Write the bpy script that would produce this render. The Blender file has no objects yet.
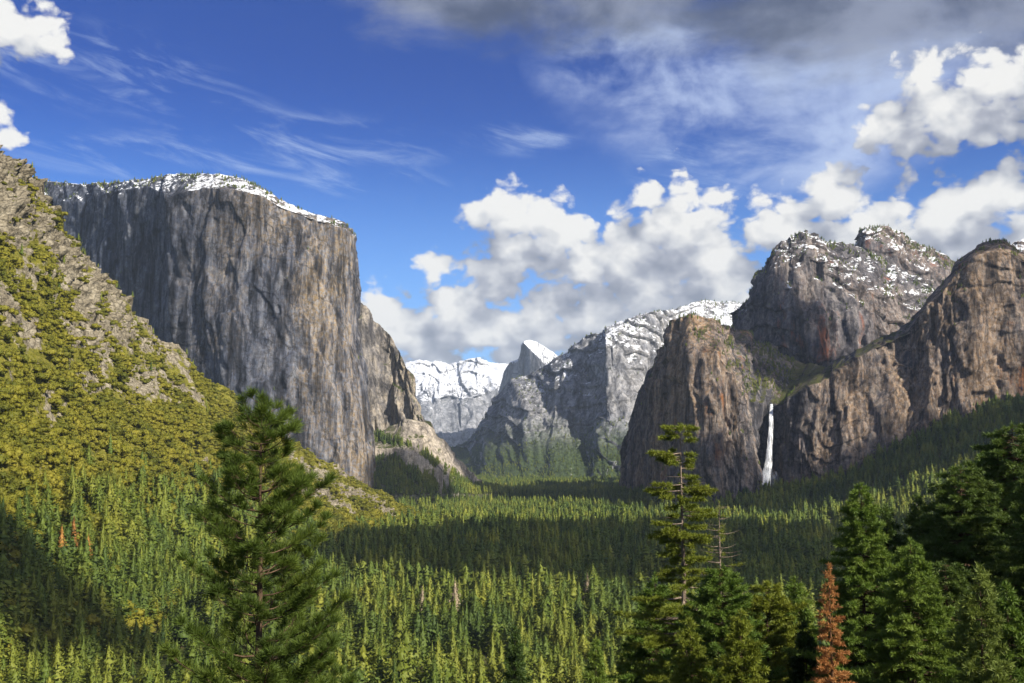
import bpy, math, random
import numpy as np
from mathutils import Vector

random.seed(7)
rng = np.random.default_rng(11)
SC = bpy.context.scene
COL = SC.collection
R = math.radians

# ------------------------------------------------------------------ camera
HAZE = 1.9e-5
F = 1080.0                      # focal length in pixels of a 1024 wide frame
CAMZ = 160.0                    # viewpoint height above the valley floor
HORIZON = 450.0
PITCH = math.atan((HORIZON - 341.5) / F)
cam_d = bpy.data.cameras.new('camera')
cam = bpy.data.objects.new('camera', cam_d)
COL.objects.link(cam)
cam.location = (0, 0, CAMZ)
cam.rotation_euler = (math.pi / 2 + PITCH, 0, 0)
cam_d.sensor_width = 36.0
cam_d.lens = F / 1024.0 * 36.0
cam_d.clip_start = 0.5
cam_d.clip_end = 120000.0
SC.camera = cam
cp, sp = math.cos(PITCH), math.sin(PITCH)


def W(px, py, D):
    """photo direction (px, py) at distance D along the valley -> world point"""
    a = (px - 512.0) / F
    b = (341.5 - py) / F
    y = cp - b * sp
    z = sp + b * cp
    t = D / y
    return np.array([a * t, D, CAMZ + z * t])


def to_px(P):
    P = np.asarray(P, float)
    x, y, z = P[..., 0], P[..., 1], P[..., 2] - CAMZ
    d = y * cp + z * sp
    u = -y * sp + z * cp
    d = np.where(d < 0.1, 0.1, d)
    return 512 + F * x / d, 341.5 - F * u / d, d


# ------------------------------------------------------------------ noise
def _hash(ix, iy, iz, seed):
    h = (ix.astype(np.uint32) * np.uint32(374761393) + iy.astype(np.uint32) * np.uint32(668265263)
         + iz.astype(np.uint32) * np.uint32(2147483647) + np.uint32(seed * 974711 % 4294967295))
    h = (h ^ (h >> np.uint32(13))) * np.uint32(1274126177)
    h = (h ^ (h >> np.uint32(16))) * np.uint32(2246822519)
    h = h ^ (h >> np.uint32(15))
    return h.astype(np.float64) / 4294967295.0


def vn(x, y, z=None, seed=0):
    x = np.asarray(x, float)
    y = np.asarray(y, float)
    z = np.zeros_like(x) if z is None else np.asarray(z, float)
    x, y, z = np.broadcast_arrays(x, y, z)
    fx, fy, fz = np.floor(x), np.floor(y), np.floor(z)
    ix, iy, iz = fx.astype(np.int64), fy.astype(np.int64), fz.astype(np.int64)
    tx, ty, tz = x - fx, y - fy, z - fz
    tx = tx * tx * tx * (tx * (tx * 6 - 15) + 10)
    ty = ty * ty * ty * (ty * (ty * 6 - 15) + 10)
    tz = tz * tz * (3 - 2 * tz)
    out = 0
    for dx in (0, 1):
        wx = tx if dx else 1 - tx
        for dy in (0, 1):
            wy = ty if dy else 1 - ty
            for dz in (0, 1):
                wz = tz if dz else 1 - tz
                out = out + wx * wy * wz * _hash(ix + dx, iy + dy, iz + dz, seed)
    return out * 2 - 1


def fbm(x, y, z=None, oct=5, seed=0, gain=0.5):
    a, s, n = 1.0, 0.0, 0.0
    for o in range(oct):
        k = 2.03 ** o
        s = s + a * vn(np.asarray(x) * k + 17.3 * o, np.asarray(y) * k - 9.1 * o, None if z is None else np.asarray(z) * k, seed + o)
        n += a
        a *= gain
    return s / n


def ridged(x, y, z=None, oct=4, seed=0, gain=0.55):
    a, s, n = 1.0, 0.0, 0.0
    for o in range(oct):
        k = 2.03 ** o
        s = s + a * (1 - np.abs(vn(np.asarray(x) * k + 5.7 * o, np.asarray(y) * k + 3.3 * o, None if z is None else np.asarray(z) * k, seed + o)) * 2)
        n += a
        a *= gain
    return s / n


# ------------------------------------------------------------------ node helpers
class NT:
    def __init__(self, tree):
        self.t = tree
        tree.nodes.clear()

    def node(self, kind, **props):
        n = self.t.nodes.new(kind)
        for k, v in props.items():
            setattr(n, k, v)
        return n

    def put(self, sock, v):
        if isinstance(v, bpy.types.NodeSocket):
            self.t.links.new(v, sock)
        elif v is not None:
            if isinstance(v, (tuple, list)) and sock.type == 'RGBA' and len(v) == 3:
                v = (*v, 1.0)
            sock.default_value = v

    def math(self, op, a, b=None, c=None, clamp=False):
        n = self.node('ShaderNodeMath', operation=op, use_clamp=clamp)
        for i, v in enumerate((a, b, c)):
            if v is not None:
                self.put(n.inputs[i], v)
        return n.outputs[0]

    def vmath(self, op, a, b=None, scale=None):
        n = self.node('ShaderNodeVectorMath', operation=op)
        self.put(n.inputs[0], a)
        if b is not None:
            self.put(n.inputs[1], b)
        if scale is not None:
            self.put(n.inputs['Scale'], scale)
        return n.outputs['Value'] if op in ('LENGTH', 'DOT_PRODUCT', 'DISTANCE') else n.outputs['Vector']

    def noise(self, vec, scale, detail=5, rough=0.55, distortion=0.0, kind='FBM', lac=2.0, dim='3D'):
        n = self.node('ShaderNodeTexNoise', noise_dimensions=dim)
        n.noise_type = kind
        if hasattr(n, 'normalize'):
            n.normalize = True
        self.put(n.inputs['Vector'], vec)
        n.inputs['Scale'].default_value = scale
        n.inputs['Detail'].default_value = detail
        n.inputs['Roughness'].default_value = rough
        n.inputs['Lacunarity'].default_value = lac
        n.inputs['Distortion'].default_value = distortion
        return n.outputs['Fac']

    def voronoi(self, vec, scale, feature='F1', detail=0.0, rough=0.5, rand=1.0, smooth=0.5, dim='3D'):
        n = self.node('ShaderNodeTexVoronoi', feature=feature, voronoi_dimensions=dim)
        self.put(n.inputs['Vector'], vec)
        n.inputs['Scale'].default_value = scale
        if 'Detail' in n.inputs:
            n.inputs['Detail'].default_value = detail
            n.inputs['Roughness'].default_value = rough
        if 'Smoothness' in n.inputs:
            n.inputs['Smoothness'].default_value = smooth
        n.inputs['Randomness'].default_value = rand
        return n.outputs['Distance']

    def mapr(self, v, a, b, lo=0.0, hi=1.0, smooth=True):
        n = self.node('ShaderNodeMapRange', interpolation_type='SMOOTHSTEP' if smooth else 'LINEAR')
        self.put(n.inputs['Value'], v)
        for k, x in zip(('From Min', 'From Max', 'To Min', 'To Max'), (a, b, lo, hi)):
            self.put(n.inputs[k], x)
        return n.outputs['Result']

    def mix(self, f, a, b, blend='MIX'):
        n = self.node('ShaderNodeMix', data_type='RGBA', blend_type=blend)
        self.put(n.inputs[0], f)
        self.put(n.inputs[6], a)
        self.put(n.inputs[7], b)
        return n.outputs[2]

    def ramp(self, f, stops):
        n = self.node('ShaderNodeValToRGB')
        el = n.color_ramp.elements
        el[0].position, el[0].color = stops[0][0], (*stops[0][1], 1)
        el[1].position, el[1].color = stops[-1][0], (*stops[-1][1], 1)
        for p, c in stops[1:-1]:
            e = el.new(p)
            e.color = (*c, 1)
        self.put(n.inputs[0], f)
        return n.outputs[0]

    def scale(self, vec, s):
        return self.vmath('MULTIPLY', vec, s)

    def val(self, v):
        n = self.node('ShaderNodeValue')
        n.outputs[0].default_value = v
        return n.outputs[0]


def new_mat(name):
    m = bpy.data.materials.new(name)
    m.use_nodes = True
    return m, NT(m.node_tree)


def finish(nt, color, rough=0.85, bump=None, bump_dist=1.0, bump_str=1.0, transl=0.0, spec=0.2):
    bs = nt.node('ShaderNodeBsdfPrincipled')
    nt.put(bs.inputs['Base Color'], color)
    nt.put(bs.inputs['Roughness'], rough)
    bs.inputs['Specular IOR Level'].default_value = spec
    if bump is not None:
        b = nt.node('ShaderNodeBump')
        b.inputs['Strength'].default_value = bump_str
        b.inputs['Distance'].default_value = bump_dist
        nt.put(b.inputs['Height'], bump)
        nt.put(bs.inputs['Normal'], b.outputs[0])
    out = nt.node('ShaderNodeOutputMaterial')
    sh = bs.outputs[0]
    if transl > 0:
        tr = nt.node('ShaderNodeBsdfTranslucent')
        nt.put(tr.inputs['Color'], color)
        mx = nt.node('ShaderNodeMixShader')
        mx.inputs[0].default_value = transl
        nt.put(mx.inputs[1], sh)
        nt.put(mx.inputs[2], tr.outputs[0])
        sh = mx.outputs[0]
    nt.put(out.inputs['Surface'], sh)


# ------------------------------------------------------------------ materials
def rock_mat(name, dark, mid, light, warm, warm_amt=0.5, px_m=3.0, stain=None, stain_amt=0.0,
             snow=None, veg=None, streak=1.0, sun_warm_x=None):
    """granite. px_m: metres per photo pixel at this distance, sets the size of the finest detail.
    snow=(normal threshold, altitude where it starts, altitude where it is full, patchiness)
    veg=(normal threshold, colour, altitude it fades out)"""
    m, nt = new_mat(name)
    geo = nt.node('ShaderNodeNewGeometry')
    P, Nn = geo.outputs['Position'], geo.outputs['Normal']
    sep = nt.node('ShaderNodeSeparateXYZ')
    nt.put(sep.inputs[0], Nn)
    nz = sep.outputs['Z']
    sp_ = nt.node('ShaderNodeSeparateXYZ')
    nt.put(sp_.inputs[0], P)
    pz = sp_.outputs['Z']
    k = px_m / 3.0
    Ps = nt.scale(P, (1, 1, 0.11))
    Pm = nt.scale(P, (1, 1, 0.4))
    big = nt.math('ADD', nt.math('MULTIPLY', nt.noise(Pm, 1 / (210 * k), 5, 0.6), 0.55), nt.math('MULTIPLY', nt.noise(P, 1 / (620 * k), 3, 0.5), 0.45))
    mid_n = nt.noise(P, 1 / (46 * k), 6, 0.62, 0.4)
    streakn = nt.noise(Ps, 1 / (30 * k), 9, 0.66, 0.15)
    streak2 = nt.noise(Ps, 1 / (9 * k), 5, 0.7)
    fine = nt.noise(P, 1 / (9 * k), 6, 0.72)
    base = nt.ramp(nt.math('ADD', nt.math('MULTIPLY', mid_n, 0.45), nt.math('MULTIPLY', streakn, 0.55)),
                   [(0.33, dark), (0.5, mid), (0.66, light)])
    wmask = nt.mapr(nt.math('ADD', nt.math('MULTIPLY', big, 0.7), nt.math('MULTIPLY', streak2, 0.3)), 0.44, 0.6)
    if sun_warm_x:   # warm sunlit end and grey shaded end of the wall, painted into the rock colour
        wx = nt.mapr(nt.math('ADD', sp_.outputs['X'], nt.math('MULTIPLY', nt.math('SUBTRACT', mid_n, 0.5), 500.0)), sun_warm_x[0], sun_warm_x[1], 0.12, 1.0)
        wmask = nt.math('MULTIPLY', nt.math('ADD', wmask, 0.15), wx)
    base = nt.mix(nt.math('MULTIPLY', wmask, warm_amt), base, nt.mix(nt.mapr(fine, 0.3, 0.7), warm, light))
    # dark water streaks running down the wall
    st = nt.mapr(streakn, 0.37, 0.57, 1.0 - 0.70 * streak, 1.12)
    st2 = nt.mapr(streak2, 0.32, 0.6, 1.0 - 0.45 * streak, 1.12)
    fi = nt.mapr(fine, 0.3, 0.72, 0.62, 1.28)
    # joints and cracks
    wn = nt.node('ShaderNodeTexNoise')
    nt.put(wn.inputs['Vector'], P)
    wn.inputs['Scale'].default_value = 1 / (60 * k)
    wn.inputs['Detail'].default_value = 4
    Pw = nt.vmath('ADD', P, nt.vmath('SCALE', nt.vmath('SUBTRACT', wn.outputs['Color'], (0.5, 0.5, 0.5)), scale=75.0 * k))
    cr = nt.voronoi(nt.scale(Pw, (1, 1, 0.28)), 1 / (52 * k), 'DISTANCE_TO_EDGE')
    crk = nt.mapr(nt.math('ADD', cr, nt.math('MULTIPLY', nt.math('SUBTRACT', fine, 0.5), 0.12)), 0.0, 0.05, 0.6, 1.0)
    for f in (st, st2, fi, crk):
        cmb = nt.node('ShaderNodeCombineColor')
        for i in range(3):
            nt.put(cmb.inputs[i], f)
        base = nt.mix(1.0, base, cmb.outputs[0], 'MULTIPLY')
    if stain:
        sm = nt.mapr(nt.noise(Pm, 1 / (95 * k), 6, 0.68, 0.6), 0.57, 0.68)
        sm = nt.math('MULTIPLY', sm, nt.mapr(streak2, 0.35, 0.6))
        base = nt.mix(nt.math('MULTIPLY', sm, stain_amt), base, stain)
    rough_n = nt.math('ADD', nt.math('MULTIPLY', fine, 0.5), nt.math('MULTIPLY', mid_n, 0.5))
    if veg:
        thr, vcol, zmax = veg
        vm = nt.mapr(nt.math('ADD', nz, nt.math('MULTIPLY', nt.math('SUBTRACT', rough_n, 0.5), 1.3)), thr, thr + 0.14)
        vm = nt.math('MULTIPLY', vm, nt.mapr(pz, zmax - 150 * k, zmax, 1.0, 0.0))
        vc = nt.mix(nt.mapr(fine, 0.35, 0.65), tuple(c * 0.55 for c in vcol), tuple(c * 1.35 for c in vcol))
        base = nt.mix(vm, base, vc)
    if snow:
        thr, z0, z1, patch = snow
        sn = nt.math('ADD', nz, nt.math('MULTIPLY', nt.math('SUBTRACT', rough_n, 0.5), patch))
        alt = nt.mapr(pz, z0, z1, -0.6, 0.0, False)
        sm = nt.mapr(nt.math('ADD', sn, alt), thr, thr + 0.07)
        base = nt.mix(1.0, base, (0.70, 0.70, 0.72), 'MULTIPLY')
        base = nt.mix(sm, base, (0.66, 0.68, 0.72))
    h = nt.math('ADD', nt.math('MULTIPLY', streakn, 0.7), nt.math('ADD', nt.math('MULTIPLY', fine, 0.5), nt.math('MULTIPLY', crk, 0.25)))
    base = nt.mix(1.0, base, (0.70, 0.70, 0.72), 'MULTIPLY') if not snow else base
    finish(nt, base, 0.9, h, 6.0 * k, 0.9, spec=0.1)
    return m


def foliage_mat(name, cols, transl=0.3, scale=1 / 90.0, rough=0.6, island=True, wts=(0.25, 0.55, 0.20)):
    """cols: dark, mid, bright"""
    m, nt = new_mat(name)
    geo = nt.node('ShaderNodeNewGeometry')
    oi = nt.node('ShaderNodeObjectInfo')
    n = nt.noise(geo.outputs['Position'], scale, 3, 0.6)
    f = nt.math('MULTIPLY', nt.mapr(n, 0.3, 0.7), wts[0])
    f = nt.math('ADD', f, nt.math('MULTIPLY', oi.outputs['Random'], wts[1]))
    if island:
        f = nt.math('ADD', f, nt.math('MULTIPLY', geo.outputs['Random Per Island'], wts[2]))
    c = nt.ramp(f, [(0.08, cols[0]), (0.5, cols[1]), (0.92, cols[2])])
    finish(nt, c, rough, transl=transl, spec=0.25)
    return m


def bark_mat(name, a, b, sc=6.0):
    m, nt = new_mat(name)
    tc = nt.node('ShaderNodeTexCoord')
    v = nt.scale(tc.outputs['Object'], (1, 1, 0.25))
    n = nt.noise(v, sc, 6, 0.7)
    c = nt.ramp(n, [(0.35, a), (0.65, b)])
    finish(nt, c, 0.9, n, 0.05, 0.8, spec=0.1)
    return m


GRN = dict(
    forest=((0.036, 0.072, 0.016), (0.108, 0.150, 0.018), (0.240, 0.248, 0.031)),
    shrub=((0.095, 0.112, 0.014), (0.225, 0.218, 0.021), (0.340, 0.300, 0.036)),
    pine=((0.036, 0.066, 0.012), (0.082, 0.122, 0.016), (0.175, 0.200, 0.026)),
    fir=((0.045, 0.090, 0.016), (0.098, 0.158, 0.021), (0.180, 0.235, 0.033)),
    darkfir=((0.036, 0.066, 0.015), (0.070, 0.112, 0.020), (0.125, 0.165, 0.028)),
    palefir=((0.090, 0.125, 0.024), (0.150, 0.190, 0.034), (0.220, 0.255, 0.050)),
    yellow=((0.080, 0.108, 0.013), (0.155, 0.185, 0.019), (0.245, 0.252, 0.030)),
    dead=((0.170, 0.090, 0.045), (0.360, 0.155, 0.048), (0.520, 0.285, 0.095)),
)
M_FOREST = foliage_mat('forest_foliage', GRN['forest'], 0.25, 1 / 110.0, wts=(0.50, 0.34, 0.22))
M_SHRUB = foliage_mat('shrub_foliage', GRN['shrub'], 0.42, 1 / 40.0, wts=(0.52, 0.26, 0.20))
M_HERO = {k: foliage_mat(k + '_needles', GRN[k], 0.28, 1 / 2.5) for k in ('pine', 'fir', 'darkfir', 'palefir', 'yellow', 'dead')}
M_BARK = bark_mat('bark', (0.035, 0.022, 0.014), (0.13, 0.085, 0.055))
M_PALEBARK = bark_mat('weathered_bark', (0.10, 0.075, 0.055), (0.30, 0.235, 0.18))
M_REDBARK = bark_mat('orange_bark', (0.06, 0.032, 0.016), (0.22, 0.12, 0.06))


# ------------------------------------------------------------------ mesh helpers
def mesh_from(name, V, faces, smooth=False):
    """V (n,3); faces (m,k) int array or list of such arrays"""
    me = bpy.data.meshes.new(name)
    V = np.asarray(V, np.float32)
    fl = faces if isinstance(faces, list) else [faces]
    fl = [np.asarray(f, np.int32) for f in fl if len(f)]
    loops = np.concatenate([f.ravel() for f in fl])
    sizes = np.concatenate([np.full(len(f), f.shape[1], np.int32) for f in fl])
    starts = np.concatenate([[0], np.cumsum(sizes)[:-1]]).astype(np.int32)
    me.vertices.add(len(V))
    me.vertices.foreach_set('co', V.ravel())
    me.loops.add(len(loops))
    me.loops.foreach_set('vertex_index', loops)
    me.polygons.add(len(sizes))
    me.polygons.foreach_set('loop_start', starts)
    if smooth:
        me.polygons.foreach_set('use_smooth', np.ones(len(sizes), bool))
    me.update(calc_edges=True)
    return me


def add_obj(name, me, mat=None, parent=None):
    o = bpy.data.objects.new(name, me)
    COL.objects.link(o)
    if mat is not None:
        for m in (mat if isinstance(mat, (list, tuple)) else [mat]):
            me.materials.append(m)
    if parent is not None:
        o.parent = parent
    return o


def tag(o, label=None, cat=None, group=None, kind=None):
    if label: o['label'] = label
    if cat: o['category'] = cat
    if group: o['group'] = group
    if kind: o['kind'] = kind
    return o


def grid_faces(nu, nv):
    i = np.arange((nu - 1) * (nv - 1))
    a = (i // (nu - 1)) * nu + i % (nu - 1)
    return np.stack([a, a + 1, a + nu + 1, a + nu], 1)


# ------------------------------------------------------------------ terrain patches
def interp_net(net, nu, nv, smooth_u=True):
    """net (S,K,3) world control points -> grid (nv,nu,3); rows run base -> crest"""
    S, K, _ = net.shape
    d = np.zeros(S)
    for s in range(1, S):
        d[s] = d[s - 1] + max(np.linalg.norm(net[s] - net[s - 1], axis=1).max(), 1e-3)
    uu = np.linspace(0, d[-1], nu)
    cols = np.zeros((nu, K, 3))
    for k in range(K):
        for c in range(3):
            cols[:, k, c] = np.interp(uu, d, net[:, k, c])
    e = np.zeros(K)
    for k in range(1, K):
        e[k] = e[k - 1] + max(np.linalg.norm(net[:, k] - net[:, k - 1], axis=1).mean(), 1e-3)
    vv = np.linspace(0, e[-1], nv)
    G = np.zeros((nv, nu, 3))
    j = np.clip(np.searchsorted(e, vv, side='right') - 1, 0, K - 2)
    t = ((vv - e[j]) / (e[j + 1] - e[j]))[:, None, None]
    G[:] = cols[:, j].transpose(1, 0, 2) * (1 - t) + cols[:, j + 1].transpose(1, 0, 2) * t
    return G, uu, vv


def smooth_grid(G, n):
    for _ in range(n):
        H = G.copy()
        H[1:-1] = 0.5 * G[1:-1] + 0.25 * (G[:-2] + G[2:])
        G = H.copy()
        G[:, 1:-1] = 0.5 * H[:, 1:-1] + 0.25 * (H[:, :-2] + H[:, 2:])
    return G


def normals(G):
    du = np.gradient(G, axis=1)
    dv = np.gradient(G, axis=0)
    n = np.cross(du, dv)
    n /= np.maximum(np.linalg.norm(n, axis=2, keepdims=True), 1e-9)
    return n


def cliff(name, stations, nu, nv, mat, px_m, amp=1.0, fiss=1.0, ledge=0.0, crest_rough=1.0, seed=1, back=(60, 200, 600),
          drop=(5, 60, 400), label=None, cat='mountain', sm=3):
    net = np.array([[W(*p) for p in st] for st in stations])
    G, uu, vv = interp_net(net, nu, nv)
    G = smooth_grid(G, sm)
    n = normals(G)
    nh = n.copy()
    nh[..., 2] *= 0.25
    nh /= np.maximum(np.linalg.norm(nh, axis=2, keepdims=True), 1e-9)
    s = uu[None, :] + 0 * G[..., 2]
    z = G[..., 2]
    k = px_m / 3.0
    wob = 40 * k * fbm(s / (200 * k), z / (260 * k), None, 3, seed + 40)
    d = 30 * k * fbm((s + wob) / (190 * k), z / (520 * k), None, 4, seed)
    # exfoliation slabs: flat faces with sharp steps between them
    q = 3.2 * fbm((s + wob + 0.25 * z) / (150 * k), (z - 0.3 * s) / (300 * k), None, 4, seed + 5, 0.45)
    fq = q - np.floor(q)
    d += 15 * k * (np.floor(q) + np.clip((fq - 0.82) / 0.18, 0, 1))
    q = 3.0 * fbm((s - 0.35 * z) / (58 * k), z / (120 * k), None, 4, seed + 6, 0.5)
    fq = q - np.floor(q)
    d += 4.5 * k * (np.floor(q) + np.clip((fq - 0.8) / 0.2, 0, 1))
    msk = np.clip(0.5 + 1.4 * fbm(s / (260 * k), z / (400 * k), None, 3, seed + 8), 0, 1)
    d += fiss * 9 * k * msk * ridged((s + wob) / (62 * k), z / (520 * k), None, 4, seed + 9)
    d += fiss * 3.2 * k * msk * ridged((s + 0.5 * wob) / (17 * k), z / (150 * k), None, 3, seed + 15)
    d += 5.0 * k * fbm(s / (24 * k), z / (30 * k), None, 4, seed + 21, 0.6)
    if ledge:
        ph = z / (62 * k) + 1.6 * fbm(s / (260 * k), z / (300 * k), None, 4, seed + 31) + 0.35 * s / (260 * k)
        fr = ph - np.floor(ph)
        d -= ledge * 20 * k * fr * np.clip(0.4 + 1.5 * fbm(s / (170 * k), z / (170 * k), None, 3, seed + 35), 0, 1)
    d = d * np.clip(1.45 - n[..., 2], 0.35, 1)
    G = G + nh * (d * amp)[..., None]
    # rough crest
    top = np.clip((np.arange(nv) / (nv - 1) - 0.9) / 0.1, 0, 1)[:, None]
    G[..., 2] += crest_rough * k * top * (5.0 * fbm(s / (40 * k), 0 * s, None, 5, seed + 50, 0.6))
    rows = [G]
    last = G[-1]
    for b, dr in zip(back, drop):
        q = last.copy()
        q[:, 1] += b
        q[:, 2] -= dr
        q[:, 0] *= (q[:, 1] / last[:, 1])
        rows.append(q[None])
    # foot goes on below the ground
    ft = G[0].copy()
    ft[:, 2] -= 150
    G2 = np.concatenate([ft[None]] + rows, 0)
    me = mesh_from(name, G2.reshape(-1, 3), grid_faces(nu, G2.shape[0]), True)
    o = add_obj(name, me, mat)
    tag(o, label, cat, None, 'structure')
    return o, G


# ---- the left cliff: huge monolith
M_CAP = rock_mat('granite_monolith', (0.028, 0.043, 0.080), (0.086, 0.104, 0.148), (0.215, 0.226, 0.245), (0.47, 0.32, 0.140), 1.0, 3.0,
                 snow=(0.82, 660, 860, 3.2), streak=1.05, sun_warm_x=(-1100, -600))
st = []
for (cx, cy, cd), (bx, by, bd), (mx, my, md), (fx, fy, fd) in [
    ((-60, 182, 4200), (-60, 205, 4100), (-60, 320, 4060), (-60, 480, 4000)),
    ((20, 181, 4000), (20, 203, 3900), (22, 320, 3860), (30, 480, 3800)),
    ((45, 181, 3900), (48, 201, 3810), (50, 320, 3770), (60, 480, 3710)),
    ((80, 183, 3780), (82, 202, 3690), (85, 320, 3650), (95, 480, 3590)),
    ((112, 182, 3650), (114, 192, 3570), (118, 320, 3530), (128, 480, 3470)),
    ((150, 178, 3530), (150, 187, 3440), (152, 320, 3390), (160, 480, 3330)),
    ((172, 174, 3440), (165, 196, 3330), (168, 320, 3280), (180, 480, 3220)),
    ((205, 172, 3400), (203, 188, 3270), (205, 320, 3220), (215, 480, 3150)),
    ((232, 175, 3360), (231, 190, 3230), (233, 320, 3190), (245, 480, 3120)),
    ((256, 184, 3330), (256, 194, 3220), (258, 320, 3180), (272, 480, 3110)),
    ((286, 201, 3310), (286, 208, 3220), (288, 330, 3180), (304, 480, 3120)),
    ((320, 213, 3300), (320, 220, 3230), (324, 335, 3190), (342, 480, 3140)),
    ((343, 221, 3290), (344, 229, 3240), (347, 340, 3210), (366, 480, 3170)),
    ((352, 228, 3320), (354, 238, 3290), (357, 340, 3260), (375, 482, 3230)),
    ((355, 236, 3420), (357, 248, 3400), (361, 345, 3380), (378, 484, 3340)),
]:
    st.append([(fx, fy, fd), (mx, my, md), (bx, by, bd), (cx, cy, cd)])
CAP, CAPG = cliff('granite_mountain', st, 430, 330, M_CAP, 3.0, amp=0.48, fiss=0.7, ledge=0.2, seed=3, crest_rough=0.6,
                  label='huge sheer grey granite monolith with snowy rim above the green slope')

M_CAP2 = rock_mat('granite_buttress', (0.10, 0.10, 0.12), (0.24, 0.22, 0.20), (0.42, 0.36, 0.27), (0.48, 0.36, 0.19), 0.8, 3.3, streak=0.8,
                  veg=(0.62, (0.05, 0.06, 0.015), 700))
st = []
for (cx, cy, cd), (mx, my, md), (fx, fy, fd) in [
    ((330, 262, 3640), (332, 350, 3600), (340, 440, 3560)),
    ((347, 284, 3640), (352, 350, 3590), (362, 440, 3540)),
    ((356, 295, 3660), (360, 360, 3600), (370, 440, 3540)),
    ((366, 304, 3690), (372, 370, 3610), (380, 440, 3550)),
    ((386, 330, 3720), (388, 385, 3640), (392, 440, 3570)),
    ((400, 352, 3690), (400, 395, 3610), (402, 440, 3540)),
    ((408, 372, 3640), (410, 402, 3560), (412, 440, 3500)),
    ((413, 393, 3600), (418, 412, 3530), (422, 440, 3470)),
    ((424, 408, 3590), (428, 422, 3520), (432, 442, 3460)),
    ((436, 424, 3640), (440, 436, 3580), (444, 448, 3520)),
]:
    st.append([(fx, fy, fd), (mx, my, md), (cx, cy, cd)])
cliff('buttress_mountain', st, 150, 150, M_CAP2, 3.3, amp=0.8, seed=13, label='stepped tan granite buttress falling away behind the sheer grey monolith')

M_CAP3 = rock_mat('granite_apron', (0.20, 0.18, 0.16), (0.38, 0.33, 0.27), (0.52, 0.46, 0.36), (0.52, 0.42, 0.26), 0.6, 3.2, streak=0.5,
                  veg=(0.80, (0.06, 0.07, 0.015), 500))
st = []
for (cx, cy, cd), (fx, fy, fd) in [
    ((355, 432, 3440), (345, 452, 3300)), ((380, 427, 3440), (372, 446, 3300)), ((405, 419, 3440), (398, 448, 3300)), ((425, 423, 3450), (420, 458, 3310)),
    ((440, 436, 3470), (434, 468, 3330)), ((458, 454, 3520), (450, 478, 3380)), ((470, 467, 3580), (462, 484, 3460)), ((479, 480, 3680), (474, 488, 3560))]:
    st.append([(fx, fy, fd), (cx, cy, cd)])
cliff('apron_mountain', st, 150, 70, M_CAP3, 3.2, amp=0.7, fiss=0.6, seed=23, label='low pale rock apron tapering to the valley floor below the monolith')

# ---- centre: distant wall with a pillar, snow dusted
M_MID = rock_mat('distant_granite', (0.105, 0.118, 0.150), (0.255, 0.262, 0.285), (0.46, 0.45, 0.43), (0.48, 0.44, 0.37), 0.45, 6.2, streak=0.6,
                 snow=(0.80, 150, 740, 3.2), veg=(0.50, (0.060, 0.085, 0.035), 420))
st = []
for (cx, cy, cd), (bx, by, bd), (mx, my, md), (fx, fy, fd) in [
    ((405, 470, 7500), (405, 474, 7400), (405, 478, 7200), (405, 484, 6900)),
    ((438, 456, 7400), (440, 462, 7250), (442, 470, 7000), (445, 482, 6400)),
    ((457, 441, 7350), (460, 452, 7150), (462, 466, 6800), (465, 482, 6150)),
    ((478, 417, 7250), (482, 435, 7000), (484, 455, 6650), (487, 482, 6000)),
    ((500, 394, 7130), (506, 418, 6870), (508, 447, 6520), (511, 482, 5900)),
    ((522, 375, 7030), (527, 400, 6750), (530, 442, 6420), (533, 482, 5900)),
    ((546, 358, 6900), (549, 385, 6650), (551, 438, 6350), (553, 482, 5850)),
    ((570, 343, 6800), (571, 375, 6650), (571, 436, 6350), (571, 482, 5850)),
    ((585, 333, 6750), (586, 360, 6660), (584, 425, 6450), (584, 482, 5850)),
    ((594, 330, 6700), (597, 350, 6560), (595, 420, 6330), (596, 482, 5800)),
    ((603, 328, 6640), (606, 344, 6340), (605, 420, 6140), (607, 482, 5780)),
    ((615, 324, 6640), (618, 352, 6370), (619, 420, 6150), (620, 482, 5780)),
    ((630, 318, 6680), (632, 345, 6480), (634, 420, 6230), (635, 482, 5800)),
    ((648, 313, 6720), (649, 345, 6600), (652, 420, 6330), (652, 482, 5850)),
    ((668, 309, 6850), (668, 345, 6650), (672, 420, 6400), (672, 482, 5900)),
    ((690, 304, 7050), (690, 330, 6700), (692, 420, 6450), (692, 482, 5950)),
    ((712, 299, 7200), (712, 330, 6750), (712, 420, 6500), (712, 482, 6000)),
    ((735, 303, 7250), (735, 330, 6800), (735, 420, 6500), (735, 482, 6000)),
    ((765, 308, 7250), (765, 335, 6800), (765, 420, 6500), (765, 482, 6000)),
    ((830, 320, 7250), (830, 345, 6800), (830, 420, 6500), (830, 482, 6000)),
]:
    st.append([(fx, fy, fd), (mx, my, md), (bx, by, bd), (cx, cy, cd)])
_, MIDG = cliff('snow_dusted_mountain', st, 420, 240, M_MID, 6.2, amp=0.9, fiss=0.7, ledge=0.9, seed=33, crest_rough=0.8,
                label='distant snow dusted granite wall with a pale pillar in mid valley')

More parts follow.
